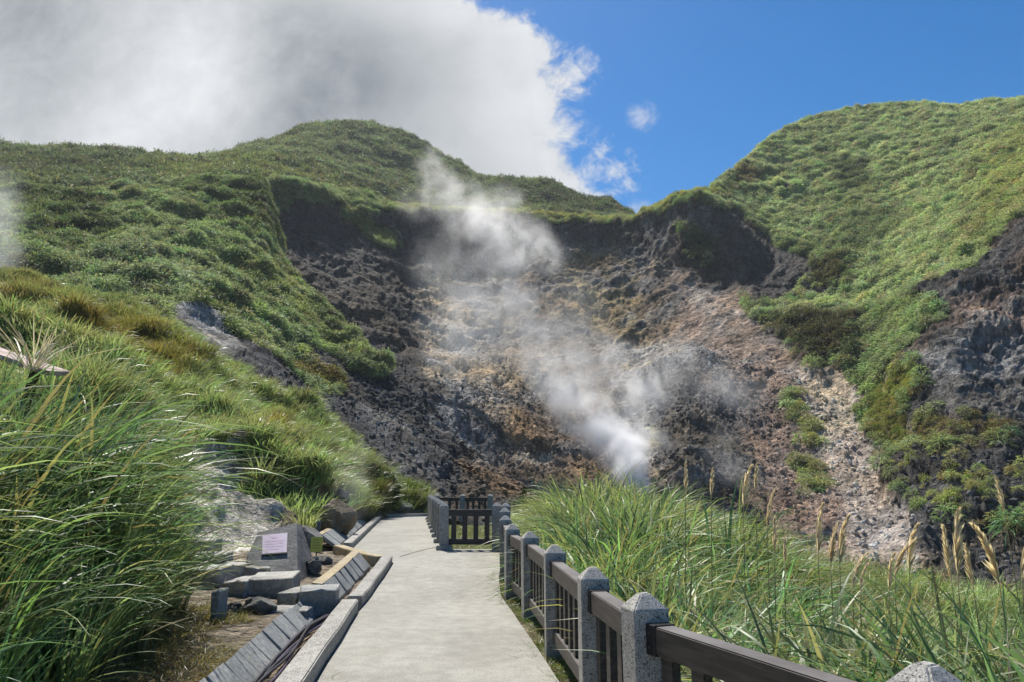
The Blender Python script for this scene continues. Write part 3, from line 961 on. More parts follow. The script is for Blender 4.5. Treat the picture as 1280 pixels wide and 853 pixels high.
near.region([(262, 575), (292, 590), (330, 640), (320, 660), (280, 640)], (0.27, 0.26, 0.245), soft=12, amt=.7)
near.region([(345, 640), (420, 615), (450, 640), (420, 680), (340, 710)], (0.20, 0.15, 0.10), 0.4, 0.1, soft=7)
near.region([(380, 620), (415, 615), (430, 650), (395, 665)], (0.17, 0.12, 0.07), 0.4, 0.15, soft=7)
near.region([(75, 410), (130, 395), (190, 420), (240, 470), (200, 490), (90, 460)], gtint=(0.19, 0.165, 0.045), soft=12, amt=.9)
near.region([(300, 530), (340, 530), (370, 560), (340, 580), (300, 560)], gtint=(0.22, 0.19, 0.05), soft=10, amt=.9)
near.region([(0, 340), (60, 350), (110, 390), (60, 420), (0, 420)], gtint=(0.17, 0.15, 0.06), soft=15, amt=.7)
near.region([(430, 600), (520, 610), (530, 640), (440, 650)], (0.15, 0.13, 0.09), gtint=(0.11, 0.15, 0.04), grass=.6, soft=8)
near.grass[-12:] *= 0.3
near.grass[:8] = 0
near.finish('slope', 0.22, 1.1, 0.30, M['near_soil'], 0.4, 45)


# ------------------------------------------------------------------ vegetation
def blades(n, length, width, spread, lean, droop, seg, seed, dry=0.1, lenvar=0.4, wprof=1.0):
    """a tuft of arching blades: verts, faces, per-vertex blade data"""
    g = np.random.default_rng(seed)
    V, Fc, D = [], [], []
    for k in range(n):
        az = g.random() * 6.283
        r = spread * math.sqrt(g.random())
        a2 = az + g.normal() * 0.5
        out = np.array([math.cos(a2), math.sin(a2), 0])
        side = np.array([-out[1], out[0], 0])
        tw = g.normal() * 0.5
        L = length * (1 - lenvar * g.random())
        le = lean * (0.3 + 1.0 * g.random()) * (0.4 + r / (spread + 1e-6))
        dr = droop * (0.3 + 1.2 * g.random())
        base = np.array([r * math.cos(az), r * math.sin(az), -0.05])
        val, isdry = g.random(), (0.9 if g.random() < dry else 0.0) * (0.5 + .5 * g.random())
        w = width * (0.6 + 0.7 * g.random())
        sw = g.normal() * 0.18
        i0 = len(V)
        for i in range(seg + 1):
            t = i / seg
            h = t - 0.42 * dr * t * t - 0.36 * dr * t ** 4
            o = le * t + dr * 0.85 * t * t
            p = base + L * (out * o + np.array([0, 0, 1.0]) * h * (1 - 0.25 * le) + side * sw * t * t)
            ww = w * 0.5 * (1 - t ** 2.2) ** wprof * (0.55 + 0.45 * min(1, t * 5)) + 0.0006
            s2 = side * math.cos(tw * t * 2) + np.array([0, 0, 1.0]) * math.sin(tw * t * 2) * 0.6
            V += [p - s2 * ww, p + s2 * ww]
            D += [(val, isdry, t)] * 2
            if i:
                j = i0 + 2 * i
                Fc.append((j - 2, j - 1, j + 1, j))
    return V, Fc, D


def tuft_source(name, mat, **kw):
    V, Fc, D = blades(**kw)
    me = bpy.data.meshes.new(name)
    me.from_pydata([tuple(v) for v in V], [], Fc)
    a = me.attributes.new('blade', 'FLOAT_COLOR', 'POINT')
    a.data.foreach_set('color', np.concatenate([np.array(D), np.ones((len(D), 1))], 1).reshape(-1).astype(np.float32))
    me.polygons.foreach_set('use_smooth', [True] * len(me.polygons))
    me.materials.append(mat)
    return bpy.data.objects.new(name, me)


def source_collection(name, objs):
    cc = bpy.data.collections.new(name)
    for o in objs:
        cc.objects.link(o)
    return cc


def scatter(name, pts, rots, scls, tints, coll, nvar):
    """ground cover: one object of points, each carrying a tuft"""
    n = len(pts)
    me = bpy.data.meshes.new(name)
    me.vertices.add(n)
    me.vertices.foreach_set('co', np.asarray(pts, np.float32).reshape(-1))
    for k, v, t, f in (('rot', rots, 'FLOAT_VECTOR', 'vector'), ('scl', scls, 'FLOAT_VECTOR', 'vector')):
        a = me.attributes.new(k, t, 'POINT')
        a.data.foreach_set(f, np.asarray(v, np.float32).reshape(-1))
    a = me.attributes.new('tint', 'FLOAT_COLOR', 'POINT')
    a.data.foreach_set('color', np.concatenate([tints, np.ones((n, 1))], 1).reshape(-1).astype(np.float32))
    a = me.attributes.new('pick', 'INT', 'POINT')
    a.data.foreach_set('value', rng.integers(0, nvar, n).astype(np.int32))
    o = bpy.data.objects.new(name, me)
    col.objects.link(o)
    ng = bpy.data.node_groups.new(name, 'GeometryNodeTree')
    ng.interface.new_socket('Geometry', in_out='INPUT', socket_type='NodeSocketGeometry')
    ng.interface.new_socket('Geometry', in_out='OUTPUT', socket_type='NodeSocketGeometry')
    N, L = ng.nodes, ng.links
    gi, go = N.new('NodeGroupInput'), N.new('NodeGroupOutput')
    ci = N.new('GeometryNodeCollectionInfo')
    ci.inputs['Collection'].default_value = coll
    ci.inputs['Separate Children'].default_value = True
    ci.inputs['Reset Children'].default_value = True
    ip = N.new('GeometryNodeInstanceOnPoints')
    ip.inputs['Pick Instance'].default_value = True

    def named(nm, ty):
        a = N.new('GeometryNodeInputNamedAttribute')
        a.data_type = ty
        a.inputs['Name'].default_value = nm
        return a.outputs['Attribute']
    e2r = N.new('FunctionNodeEulerToRotation')
    L.new(named('rot', 'FLOAT_VECTOR'), e2r.inputs[0])
    L.new(gi.outputs[0], ip.inputs['Points'])
    L.new(ci.outputs[0], ip.inputs['Instance'])
    L.new(named('pick', 'INT'), ip.inputs['Instance Index'])
    L.new(e2r.outputs[0], ip.inputs['Rotation'])
    L.new(named('scl', 'FLOAT_VECTOR'), ip.inputs['Scale'])
    L.new(ip.outputs[0], go.inputs[0])
    md = o.modifiers.new('cover', 'NODES')
    md.node_group = ng
    return o


def cover(name, label, pts, tints, size, coll, nvar, tilt=0.12, var=0.35, tvar=0.25, cat='grass'):
    n = len(pts)
    s = size * (1 - var + 2 * var * rng.random(n))
    rots = np.stack([rng.normal(0, tilt, n), rng.normal(0, tilt, n), rng.random(n) * 6.283], -1)
    cl = fbm(pts, 0.12, 3, off=3)[:, None]
    cl2 = fbm(pts, 0.6, 2, off=13)[:, None]
    tn = tints * np.clip(1 + tvar * (1.2 * cl + 0.7 * cl2 + rng.normal(0, 0.5, (n, 1))), 0.3, 2.2)
    tn = tn * (1 + rng.normal(0, 0.10, (n, 3)))
    tn = tn + np.clip(cl2 * cl, 0, 1) * np.array([0.05, 0.03, 0.0])
    o = scatter(name, pts, rots, np.stack([s, s, s * (0.8 + 0.4 * rng.random(n))], -1), np.clip(tn, 0.006, 0.7), coll, nvar)
    tag(o, label, cat, kind='stuff')
    return o




def clump(n, rad, hgt, leaf, width, seed):
    """a rounded scrub clump: short arching leaves all over a dome"""
    g = np.random.default_rng(seed)
    V, Fc, D = [], [], []
    for k in range(n):
        z = g.random() ** 0.8
        az = g.random() * 6.283
        rr = math.sqrt(max(0, 1 - z * z)) * (0.75 + 0.3 * g.random())
        nrm = np.array([math.cos(az) * rr, math.sin(az) * rr, z])
        p = nrm * [rad, rad, hgt] * (0.7 + 0.35 * g.random())
        o = nrm * 0.75 + np.array([math.cos(az), math.sin(az), 0]) * 0.4 + g.normal(size=3) * 0.45
        o /= np.linalg.norm(o)
        sd = np.cross(o, nrm + g.normal(size=3) * 0.35)
        sd /= np.linalg.norm(sd) + 1e-6
        L = leaf * (0.6 + 0.8 * g.random())
        val, dr = g.random(), (0.5 if g.random() < 0.03 else 0)
        i0 = len(V)
        for t, w in ((0, 0.5), (0.45, 1.0), (1.0, 0.08)):
            q = p + o * L * t - np.array([0, 0, 0.45 * L * t * t])
            V += [q - sd * width * w * .5, q + sd * width * w * .5]
            D += [(val, dr, 0.4 + 0.6 * t)] * 2
        Fc += [(i0, i0 + 1, i0 + 3, i0 + 2), (i0 + 2, i0 + 3, i0 + 5, i0 + 4)]
    return V, Fc, D


def tuft_from(name, mat, data):
    V, Fc, D = data
    me = bpy.data.meshes.new(name)
    me.from_pydata([tuple(v) for v in V], [], Fc)
    a = me.attributes.new('blade', 'FLOAT_COLOR', 'POINT')
    a.data.foreach_set('color', np.concatenate([np.array(D), np.ones((len(D), 1))], 1).reshape(-1).astype(np.float32))
    me.polygons.foreach_set('use_smooth', [True] * len(me.polygons))
    me.materials.append(mat)
    return bpy.data.objects.new(name, me)


scrub = source_collection('scrub_tufts', [tuft_from('scrub_tuft_%s' % 'abcd'[k], M['hill_leaf'], clump(150, 0.66, 0.62 + .14 * k, 0.40, 0.062, 40 + k)) for k in range(4)])
mid = source_collection('slope_tufts', [tuft_source('slope_tuft_%s' % 'abcd'[k], M['blade'], n=64, length=0.95, width=0.036, spread=0.36, lean=0.34, droop=0.42, seg=4, seed=60 + k, dry=0.08) for k in range(4)])
bank = source_collection('bank_tufts', [tuft_source('bank_tuft_%s' % 'abcd'[k], M['blade'], n=46, length=1.95, width=0.036, spread=0.20, lean=0.13, droop=0.36 + .10 * (k % 3), seg=10, seed=180 + k, dry=0.07 if k < 3 else 0.35, lenvar=0.5) for k in range(4)])
tall = source_collection('meadow_tufts', [tuft_source('meadow_tuft_%s' % 'abcdef'[k], M['blade'], n=48, length=1.6, width=0.035, spread=0.22, lean=0.22, droop=0.46 + .14 * (k % 3), seg=9, seed=80 + k, dry=0.10 if k < 4 else 0.35) for k in range(6)])
short = source_collection('lawn_tufts', [tuft_source('lawn_tuft_%s' % 'abc'[k], M['blade'], n=26, length=0.16, width=0.006, spread=0.07, lean=0.7, droop=0.7, seg=3, seed=90 + k, dry=0.15 + 0.3 * (k == 2)) for k in range(3)])

p, t = crater.sample(62000)
cover('hill_scrub', 'bright green scrub grass covering the hill above the dark crater brow', p, t, 1.25 * crater.last_size, scrub, 4)
p, t = back.sample(36000)
cover('dome_scrub', 'dull green scrub on the distant dome and ridges under the cloud', p, t, 2.1, scrub, 4)
p, t = spur.sample(40000, lo=-120, hi=560)
cover('spur_scrub', 'green scrub grass on the spur left of the black crater wall', p, t, 1.05, scrub, 4)
p, t = near.sample(15000, lo=-200, hi=540)
cover('slope_grass', 'yellow green grass on the slope rising left of the path', p, t, 0.85, mid, 4)


def field(n, x0, x1, y0, y1, keep):
    x = rng.uniform(x0, x1, n)
    y = rng.uniform(y0, y1, n)
    k = keep(x, y)
    x, y = x[k], y[k]
    return np.stack([x, y, hground(x, y)], -1)


# left bank of tall grass
p = field(1450, -9, -1.6, 1.6, 10.4, lambda x, y: (x < np.interp(y, BY, BX) - 0.28) & (x > -0.72 * y - 1.9))
t = np.where((rng.random(len(p)) < 0.35)[:, None], np.array([0.235, 0.285, 0.115]), np.array([0.115, 0.19, 0.085]))
edge = sstep(0.3, 1.1, np.interp(p[:, 1], BY, BX) - p[:, 0])
cover('bank_grass', 'dense tall arching grass on the bank at the left edge of the path', p, t, 0.58 + 0.42 * edge + 0.16 * sstep(5.0, 7, p[:, 1]), bank, 4, 0.10, 0.22)
# meadow right of the fence
p = field(11000, -0.5, 24, 1.9, 34, lambda x, y: (x > np.interp(y, FY, FX) + 0.75) & (x < 0.74 * y + 2.2) & (y + 0.55 * np.maximum(x, 0) < 30 + 3 * np.sin(x)) & ((y < 16.6) | (x > 0.9)) & (rng.random(len(x)) < np.interp(y, [2, 10, 30], [1.0, 0.62, 0.4])) & (fbm(np.stack([x, y, 0 * x], -1), 0.75, 2, off=4) > -0.28))
p = np.concatenate([p, field(420, 2.1, 5.5, 3.0, 6.3, lambda x, y: (x > 0.52 * y + 0.35))])
cl = fbm(p * [1, 1, 0], 0.55, 2, off=4)
t = np.where((rng.random(len(p)) < 0.25)[:, None], np.array([0.30, 0.345, 0.15]), np.array([0.185, 0.295, 0.125]))
far_y = sstep(12, 22, p[:, 1])[:, None]
t = t * (1 - far_y) + np.array([0.26, 0.33, 0.125]) * far_y
t = t * (1 + 0.35 * cl[:, None])
fd = p[:, 0] - np.interp(p[:, 1], FY, FX)
sz = 0.80 + 0.30 * cl + 0.75 * sstep(8, 15, p[:, 1]) * sstep(7.5, 3.5, p[:, 0]) + 0.45 * sstep(2.0, 2.8, p[:, 0]) * sstep(6.2, 5, p[:, 1])
cover('meadow_grass', 'tall silvergrass meadow falling away behind the stone post fence', p, t, np.clip(np.minimum(sz, 0.35 + 0.55 * fd), .4, 2), tall, 6, 0.14, 0.22)
p = field(120, -6.2, -3.9, 34.2, 36.5, lambda x, y: x > -99)
cover('verge_grass', 'bright green grass at the far end of the path left of the fence', p, np.tile([0.24, 0.29, 0.09], (len(p), 1)), 0.9, mid, 4)
# short grass: lawn inside the fence bend, weeds at the fence foot, tussocks on the dirt
p1 = field(5200, -5, 3, 16.6, 31.5, lambda x, y: (x > np.interp(y, [16.5, 30.3], [-1.25, -3.05])) & (x < 1.3))
p2 = field(4000, -0.4, 1.8, 2.0, 13.0, lambda x, y: (x > np.interp(y, FY, FX) - 0.16 + 0.10 * np.sin(y * 2.3)) & (x < np.interp(y, FY, FX) + 0.9))
p3 = field(2600, -4.6, -1.7, 4.0, 9.6, lambda x, y: (x < np.interp(y, BY, BX) + 0.45 + 0.25 * np.sin(3 * y)) & (x > np.interp(y, BY, BX) - 0.5))
p4 = field(700, -4.6, -1.7, 3.5, 12.0, lambda x, y: (x < np.interp(y, LY, LX) - 0.95) & (fbm(np.stack([x, y, 0 * x], -1), 1.0, 2) > 0.25))
p5 = field(500, -2.6, -1.2, 3.0, 14.0, lambda x, y: (np.abs(x - np.interp(y, LY, LX) - 0.03) < 0.035) & (fbm(np.stack([x * 0, y, 0 * x], -1), 0.9, 2) > 0.12))
p = np.concatenate([p1, p2, p3, p4, p5])
t = np.concatenate([np.tile([0.13, 0.18, 0.035], (len(p1), 1)), np.tile([0.11, 0.165, 0.035], (len(p2), 1)), np.tile([0.21, 0.185, 0.07], (len(p3), 1)), np.tile([0.22, 0.19, 0.08], (len(p4), 1)), np.tile([0.16, 0.20, 0.06], (len(p5), 1))])
cover('short_grass', 'short lawn and weeds along the fence foot and the dirt verge', p, t, 1.0, short, 3, 0.2, 0.4)


# rubble lying on the scree
def rock_mesh(name, seed, mat, sub=2, rough=0.35):
    bm = bmesh.new()
    bmesh.ops.create_icosphere(bm, subdivisions=sub, radius=1.0)
    o3 = Vector((seed * 3.7, seed * 1.3, seed * 7.9))
    for v in bm.verts:
        n = v.co.normalized()
        d = 1 + rough * mnoise.noise(n * 1.3 + o3) + rough * 0.5 * mnoise.noise(n * 3.1 + o3)
        # flat cleavage planes
        for k in range(5):
            pn = Vector((math.sin(seed * 5 + k * 2.1), math.cos(seed * 3 + k * 1.7), math.sin(seed + k * 3.3))).normalized()
            q = n.dot(pn)
            if q > 0.1:
                d = min(d, 0.74 / q)
        v.co = n * d
    return bm


def rubble_source(k):
    o = bpy.data.objects.new('rubble_piece_%s' % 'abc'[k], bpy.data.meshes.new('rubble_piece'))
    bm = rock_mesh('', k + 3, None, 1, 0.4)
    bm.to_mesh(o.data)
    bm.free()
    o.data.materials.append(M['rubble_i'])
    return o


m, T, b, out = new_mat('rubble_piece')
c0 = T.node('ShaderNodeAttribute', attribute_name='tint', attribute_type='INSTANCER').outputs['Color']
T.put(b.inputs['Base Color'], T.vmath('SCALE', c0, scale=T.smooth(T.noise(objco(T), 2.0, 5, 0.65), 0.3, 0.7, 0.7, 1.35)))
b.inputs['Roughness'].default_value = 0.85
M['rubble_i'] = m
rub = source_collection('rubble_pieces', [rubble_source(k) for k in range(3)])
ww = poly_w(crater.wx, crater.wy, [(370, 430), (520, 480), (640, 480), (780, 560), (820, 480), (900, 450), (1000, 480), (1100, 540), (1300, 540), (1300, 780), (400, 700), (400, 560)], 20)
p, t = crater.sample(26000, ww * (1 - np.clip(crater.grass, 0, 1)))
p_s, t_s = spur.sample(9000, poly_w(spur.wx, spur.wy, [(380, 425), (480, 462), (560, 500), (660, 600), (660, 700), (480, 640), (330, 520)], 12) * (1 - np.clip(spur.grass, 0, 1)))
p = np.concatenate([p, p_s])
n = len(p)
s = 0.07 + 0.40 * rng.random(n) ** 6
from mathutils.kdtree import KDTree
sub = np.concatenate([crater.P[::3, ::3].reshape(-1, 3), spur.P[::3, ::3].reshape(-1, 3)])
ssoil = np.concatenate([crater.soil[::3, ::3].reshape(-1, 3), spur.soil[::3, ::3].reshape(-1, 3)])
kd = KDTree(len(sub))
for i, q in enumerate(sub):
    kd.insert(q, i)
kd.balance()
t = np.array([ssoil[kd.find(q)[1]] for q in p]) * rng.uniform(0.6, 1.6, (n, 1))
o = scatter('rubble', p, rng.random((n, 3)) * 6.28, np.stack([s, s * .8, s * .6], -1), np.clip(t, 0.02, 0.5), rub, 3)
tag(o, 'loose broken rubble strewn over the crater scree', 'rubble', kind='stuff')


# ------------------------------------------------------------------ fence of granite posts and dark timber rails
POST_W, POST_H = 0.20, 1.0


def post_bm(h=POST_H, w=POST_W):
    bm = bmesh.new()
    hw = w / 2
    prof = [(hw, -0.15), (hw, h - 0.085), (hw - 0.006, h - 0.075), (0.028, h - 0.004), (0.0, h)]
    rings = []
    for r, z in prof[:-1]:
        rings.append([bm.verts.new((sx * r, sy * r, z)) for sx, sy in ((-1, -1), (1, -1), (1, 1), (-1, 1))])
    for a, b_ in zip(rings, rings[1:]):
        for k in range(4):
            bm.faces.new((a[k], a[(k + 1) % 4], b_[(k + 1) % 4], b_[k]))
    bm.faces.new(rings[0][::-1])
    bm.faces.new(rings[-1])
    bmesh.ops.bevel(bm, geom=[e for e in bm.edges if abs(e.verts[0].co.x - e.verts[1].co.x) < .08 and abs(e.verts[0].co.y - e.verts[1].co.y) < .08], offset=0.008, segments=2, affect='EDGES')
    return bm


post_me = None


def fence(name, label, pts, rots=None, plinth=(), rail_top=0.85, brackets=True, skip=()):
    global post_me
    x0, y0 = pts[0]
    root = empty(name, (x0, y0, float(pathz(y0))))
    tag(root, label, 'fence')
    O = Vector(root.location)
    P = [Vector((x, y, float(pathz(y)))) for x, y in pts]
    for i, p in enumerate(P):
        a = P[max(i - 1, 0)]
        c_ = P[min(i + 1, len(P) - 1)]
        rz = math.atan2((c_ - a).y, (c_ - a).x) if rots is None else rots[i]
        if post_me is None:
            o = bm_obj('post', post_bm(), M['granite'], root)
            post_me = o.data
        else:
            o = bpy.data.objects.new('post', post_me)
            col.objects.link(o)
            o.parent = root
        o.location = p - O
        o.rotation_euler = (random.uniform(-.012, .012), random.uniform(-.012, .012), rz + random.uniform(-.05, .05))
        if i in plinth:
            pl = box_obj('plinth', (0, 0, 0.035), (0.34, 0.34, 0.13), M['granite'], o, 0.015)
    for i in range(len(P) - 1):
        if i in skip:
            continue
        a, b_ = P[i], P[i + 1]
        dv = b_ - a
        L = dv.length
        rz = math.atan2(dv.y, dv.x)
        n_ = L - POST_W + 0.02
        mid_ = (a + b_) / 2 - O
        tilt = -math.asin((b_.z - a.z) / L)
        tr = box_obj('top_rail', mid_ + Vector((0, 0, rail_top - 0.07)), (n_, 0.115, 0.14), M['timber'], root, 0.006)
        br = box_obj('bottom_rail', mid_ + Vector((0, 0, 0.17)), (n_, 0.08, 0.12), M['timber'], root, 0.005)
        for o in (tr, br):
            o.rotation_euler = (0, tilt, rz)
        if brackets:
            for sx in (-1, 1):
                bm = bmesh.new()
                add_box(bm, (0, 0, 0), (0.085, 0.129, 0.154))
                bmesh.ops.bevel(bm, geom=bm.edges[:], offset=0.004, segments=1, affect='EDGES')
                bk = bm_obj('bracket', bm, M['iron'], tr)
                bk.location = (sx * (n_ / 2 - 0.045), 0, 0)
                for zz in (-0.035, 0.035):
                    bm = bmesh.new()
                    bmesh.ops.create_cone(bm, cap_ends=True, segments=8, radius1=0.009, radius2=0.007, depth=0.012)
                    bo = bm_obj('bolt', bm, M['bolt'], tr)
                    bo.location = (sx * (n_ / 2 - 0.045), 0.068, zz)
                    bo.rotation_euler = (R(-90), 0, 0)
        k = max(2, int(round((L - POST_W) / 0.265)))
        me = None
        for j in range(k):
            u = (j + 0.5) / k - 0.5
            loc = mid_ + Vector((dv.x, dv.y, dv.z)) * (u * n_ / L) + Vector((0, 0, 0.47))
            if me is None:
                o = box_obj('baluster', loc, (0.105, 0.05, rail_top - 0.14 - 0.23 + 0.02), M['timber'], root, 0.004, rz)
                o.location.z = loc.z
                me = o.data
            else:
                o = bpy.data.objects.new('baluster', me)
                col.objects.link(o)
                o.parent = root
                o.location = loc
                o.rotation_euler = (0, 0, rz)
    return root


FENCE2 = [(2.15, 1.1)] + FENCE
fence('stone_post_fence', 'granite post and dark timber fence curving along the right edge of the path', FENCE2)
Qp = [(-1.47, 16.5)]
for k in range(1, 8):
    yq = 16.5 + k * 1.97
    Qp.append((float(np.interp(yq, [16.5, 30.3], [-1.47, -3.28])), yq))
fence('stone_post_fence', 'granite post fence running away beside the far path, joined by a short cross panel', [(-0.33, 16.42)] + Qp, rots=[0] + [R(98)] * 8, plinth=range(1, 9), brackets=False)
farf = [(-3.15, 31.6), (-2.05, 31.4), (-0.9, 31.2)]
fence('stone_post_fence', 'low fence closing off the lawn at the far end, black crater scree behind', farf, brackets=False)


# ------------------------------------------------------------------ kerbs, edging slabs, cables
def strip_prism(name, pts, w, h, mat, parent=None, z=None, bev=0.012, slope=0.0):
    """a bar with a rectangular section whose right edge runs along pts"""
    bm = bmesh.new()
    rows = []
    n = len(pts)
    for i, (x, y) in enumerate(pts):
        a = Vector(pts[max(i - 1, 0)])
        b_ = Vector(pts[min(i + 1, n - 1)])
        t = (b_ - a).normalized()
        nl = Vector((-t.y, t.x))
        z0 = (float(pathz(y)) if z is None else z)
        q = Vector((x, y)) + nl * w
        rows.append([bm.verts.new(v) for v in ((x, y, z0 - 0.12), (x, y, z0 + h), (q.x, q.y, z0 + h + slope), (q.x, q.y, z0 - 0.12))])
    for a, b_ in zip(rows, rows[1:]):
        for k in range(4):
            bm.faces.new((a[k], a[(k + 1) % 4], b_[(k + 1) % 4], b_[k]))
    bm.faces.new(rows[0])
    bm.faces.new(rows[-1][::-1])
    if bev:
        bmesh.ops.bevel(bm, geom=[e for e in bm.edges if e.calc_length() > 0.1], offset=bev, segments=2, affect='EDGES')
    return bm_obj(name, bm, mat, parent)


def line(a, b_, n, wob=0.0):
    return [(a[0] + (b_[0] - a[0]) * k / n + wob * math.sin(k * 2.3), a[1] + (b_[1] - a[1]) * k / n) for k in range(n + 1)]


tag(strip_prism('kerb', line((-1.23, 2.6), (-1.95, 9.85), 8, 0.008), 0.21, 0.15, M['kerb']), 'long speckled granite kerb running beside the dark cables', 'kerb')
tag(strip_prism('kerb', line((-1.98, 10.25), (-2.22, 14.3), 5, 0.008), 0.20, 0.13, M['kerb']), 'short granite kerb ending at the ochre stained slabs', 'kerb')
tag(strip_prism('kerb', [(-2.34, 14.35), (-2.7, 14.75), (-3.6, 16.3)], 0.22, 0.12, M['slate_ochre']), 'mustard coloured kerb across the widening of the path', 'kerb')
tag(strip_prism('kerb', line((-3.5, 16.7), (-5.5, 32.3), 10), 0.20, 0.13, M['kerb']), 'pale kerb along the far path to the boulder', 'kerb')
tag(strip_prism('kerb', line((-3.6, 34.0), (-5.5, 32.7), 3), 0.2, 0.12, M['kerb']), 'kerb closing the far end of the path under the bushes', 'kerb')


def edging(name, label, a, b_, n, w, ztop, zbot, mat, ledge=None):
    """slabs laid sloping down to the path; a,b: foot line; slabs lean up to the left"""
    root = empty(name, (a[0], a[1], zbot))
    tag(root, label, 'edging')
    A, B = Vector((*a, 0)), Vector((*b_, 0))
    t = (B - A).normalized()
    nl = Vector((-t.y, t.x, 0))
    L = (B - A).length / n
    for k in range(n):
        bm = bmesh.new()
        g = 0.006
        s0 = A + t * (L * k + g)
        s1 = A + t * (L * (k + 1) - g)
        j = lambda s: random.uniform(-s, s)
        dz = j(0.012)
        z_ = float(pathz((s0.y + s1.y) / 2)) + dz
        low = [s0 + Vector((0, 0, zbot + z_)), s1 + Vector((j(.01), j(.01), zbot + z_))]
        up_ = [s0 + nl * w + Vector((j(.01), j(.01), ztop + z_)), s1 + nl * w + Vector((j(.01), j(.01), ztop + z_))]
        dn = Vector((0.0, 0, -0.09)) - nl * 0.0
        vs = [bm.verts.new(p - Vector((a[0], a[1], zbot))) for p in (low[0], low[1], up_[1], up_[0])]
        vb = [bm.verts.new(v.co + dn) for v in vs]
        bm.faces.new(vs)
        bm.faces.new(vb[::-1])
        for q in range(4):
            bm.faces.new((vs[q], vb[q], vb[(q + 1) % 4], vs[(q + 1) % 4]))
        bmesh.ops.bevel(bm, geom=bm.edges[:], offset=0.008, segments=1, affect='EDGES')
        bm_obj('slab', bm, mat, root)
    if ledge:
        bm = bmesh.new()
        p0 = A + nl * (w + 0.005)
        p1 = B + nl * (w + 0.005)
        m_ = 6
        rows = []
        for k in range(m_ + 1):
            q = p0.lerp(p1, k / m_)
            z_ = float(pathz(q.y)) + ztop - 0.004
            rows.append([bm.verts.new(v - Vector((a[0], a[1], zbot))) for v in (q + Vector((0, 0, z_)), q + nl * ledge + Vector((0, 0, z_ + 0.015)), q + nl * ledge + Vector((0, 0, z_ - 0.15)), q + Vector((0, 0, z_ - 0.15)))])
        for r0, r1 in zip(rows, rows[1:]):
            for q in range(4):
                bm.faces.new((r0[q], r0[(q + 1) % 4], r1[(q + 1) % 4], r1[q]))
        bm.faces.new(rows[0])
        bm.faces.new(rows[-1][::-1])
        bm_obj('ledge', bm, M['slate_ochre'], root)
    return root


edging('slate_edging', 'row of grey slate slabs sloping down to the dark cables', (-1.80, 3.2), (-2.39, 9.65), 15, 0.20, 0.21, 0.02, M['slate'])
edging('slate_edging', 'slate slabs topped by an ochre stained ledge behind the short kerb', (-2.40, 10.6), (-2.58, 14.0), 8, 0.20, 0.24, 0.0, M['slate'], 0.14)
edging('slate_edging', 'grey slabs lining the far path past the yellow card', (-3.85, 16.9), (-5.85, 32.0), 20, 0.35, 0.30, 0.04, M['slate'], 0.12)

cb = empty('cable_bundle', (-1.6, 5.0, 0.0))
tag(cb, 'bundle of dark violet cables lying in the gutter beside the granite kerb', 'cables')
for k in range(7):
    pts = []
    for i in range(40):
        y = 2.8 + i * 0.165
        cx = np.interp(y, [2.8, 9.3], [-1.66, -2.29]) - 0.0
        off = 0.055 * math.sin(i * 0.33 + k * 1.1) * (0.4 + 0.6 * mnoise.noise(Vector((i * .11, k, 0))) ** 2) + (k - 3) * 0.018
        if i > 34:
            off += 0.02 * (i - 34)
        pts.append((cx + off + 1.6, y - 5.0, 0.035 + 0.016 * (k % 3) + 0.012 * math.sin(i * .5 + k * 2)))
    tube('cable', pts, 0.013, M['cable'] if k % 3 else M['cable_violet'], cb, 7)


# ------------------------------------------------------------------ stones
def boulder(name, label, px, py, wpx, hr, mat, seed, z=None, dr=0.8, rz=0.0, d=None, cat='boulder', sink=0.12, rough=0.3):
    """a boulder whose foot is seen at (px,py) and which is wpx wide"""
    if d is None:
        x, y = G(px, py, 0.12 if z is None else z)
    else:
        u, v = ray(px, py)
        x, y = float(u) * d, d
        z = CAMZ + float(v) * d
    z = 0.12 if z is None else z
    r = wpx / F0 * math.hypot(x, y) / 2
    bm = rock_mesh('', seed, mat, 4, rough)
    o = bm_obj(name, bm, mat, None, False)
    zs = r * hr * 2 / (1.55 - sink)
    o.scale = (r * 1.12, r * dr, zs)
    o.location = (x, y + r * dr * 0.8, z + zs * (0.72 - sink))
    o.rotation_euler = (0, 0, rz)
    tag(o, label, cat)
    return o


def stone_block(label, x0, x1, py, h, depth, z=0.12, tilt=(0, 0), mat='block', seed=0, skew=0.0, group='cut stone blocks beside the marker', name='stone_block', rz=0.0):
    a = Vector((*G(x0, py, z), 0))
    b_ = Vector((*G(x1, py, z), 0))
    t = (b_ - a)
    L = t.length
    ang = math.atan2(t.y, t.x) + rz
    bm = bmesh.new()
    add_box(bm, (0, depth / 2, h / 2 - 0.05), (L, depth, h + 0.1))
    bmesh.ops.subdivide_edges(bm, edges=bm.edges[:], cuts=4, use_grid_fill=True)
    for v in bm.verts:
        q = Vector((v.co.x * 2 + seed * 9.1, v.co.y * 2, v.co.z * 2 + seed))
        v.co += Vector((mnoise.noise(q), mnoise.noise(q + Vector((7, 0, 0))), 0.6 * mnoise.noise(q + Vector((0, 9, 0))))) * 0.04
        q *= 4
        v.co += Vector((mnoise.noise(q), mnoise.noise(q + Vector((7, 0, 0))), mnoise.noise(q + Vector((0, 9, 0))))) * 0.018
        if v.co.z > 0:
            v.co.z += v.co.x * tilt[0] + v.co.y * tilt[1]
            v.co.x += skew * v.co.z
    bmesh.ops.bevel(bm, geom=[e for e in bm.edges if len(e.link_faces) == 2 and e.calc_face_angle(0) > 0.9], offset=0.012, segments=1, affect='EDGES')
    o = bm_obj(name, bm, M[mat], None)
    c_ = (a + b_) / 2
    o.location = (c_.x, c_.y, z)
    o.rotation_euler = (0, 0, ang)
    tag(o, label, 'stone block', group)
    return o


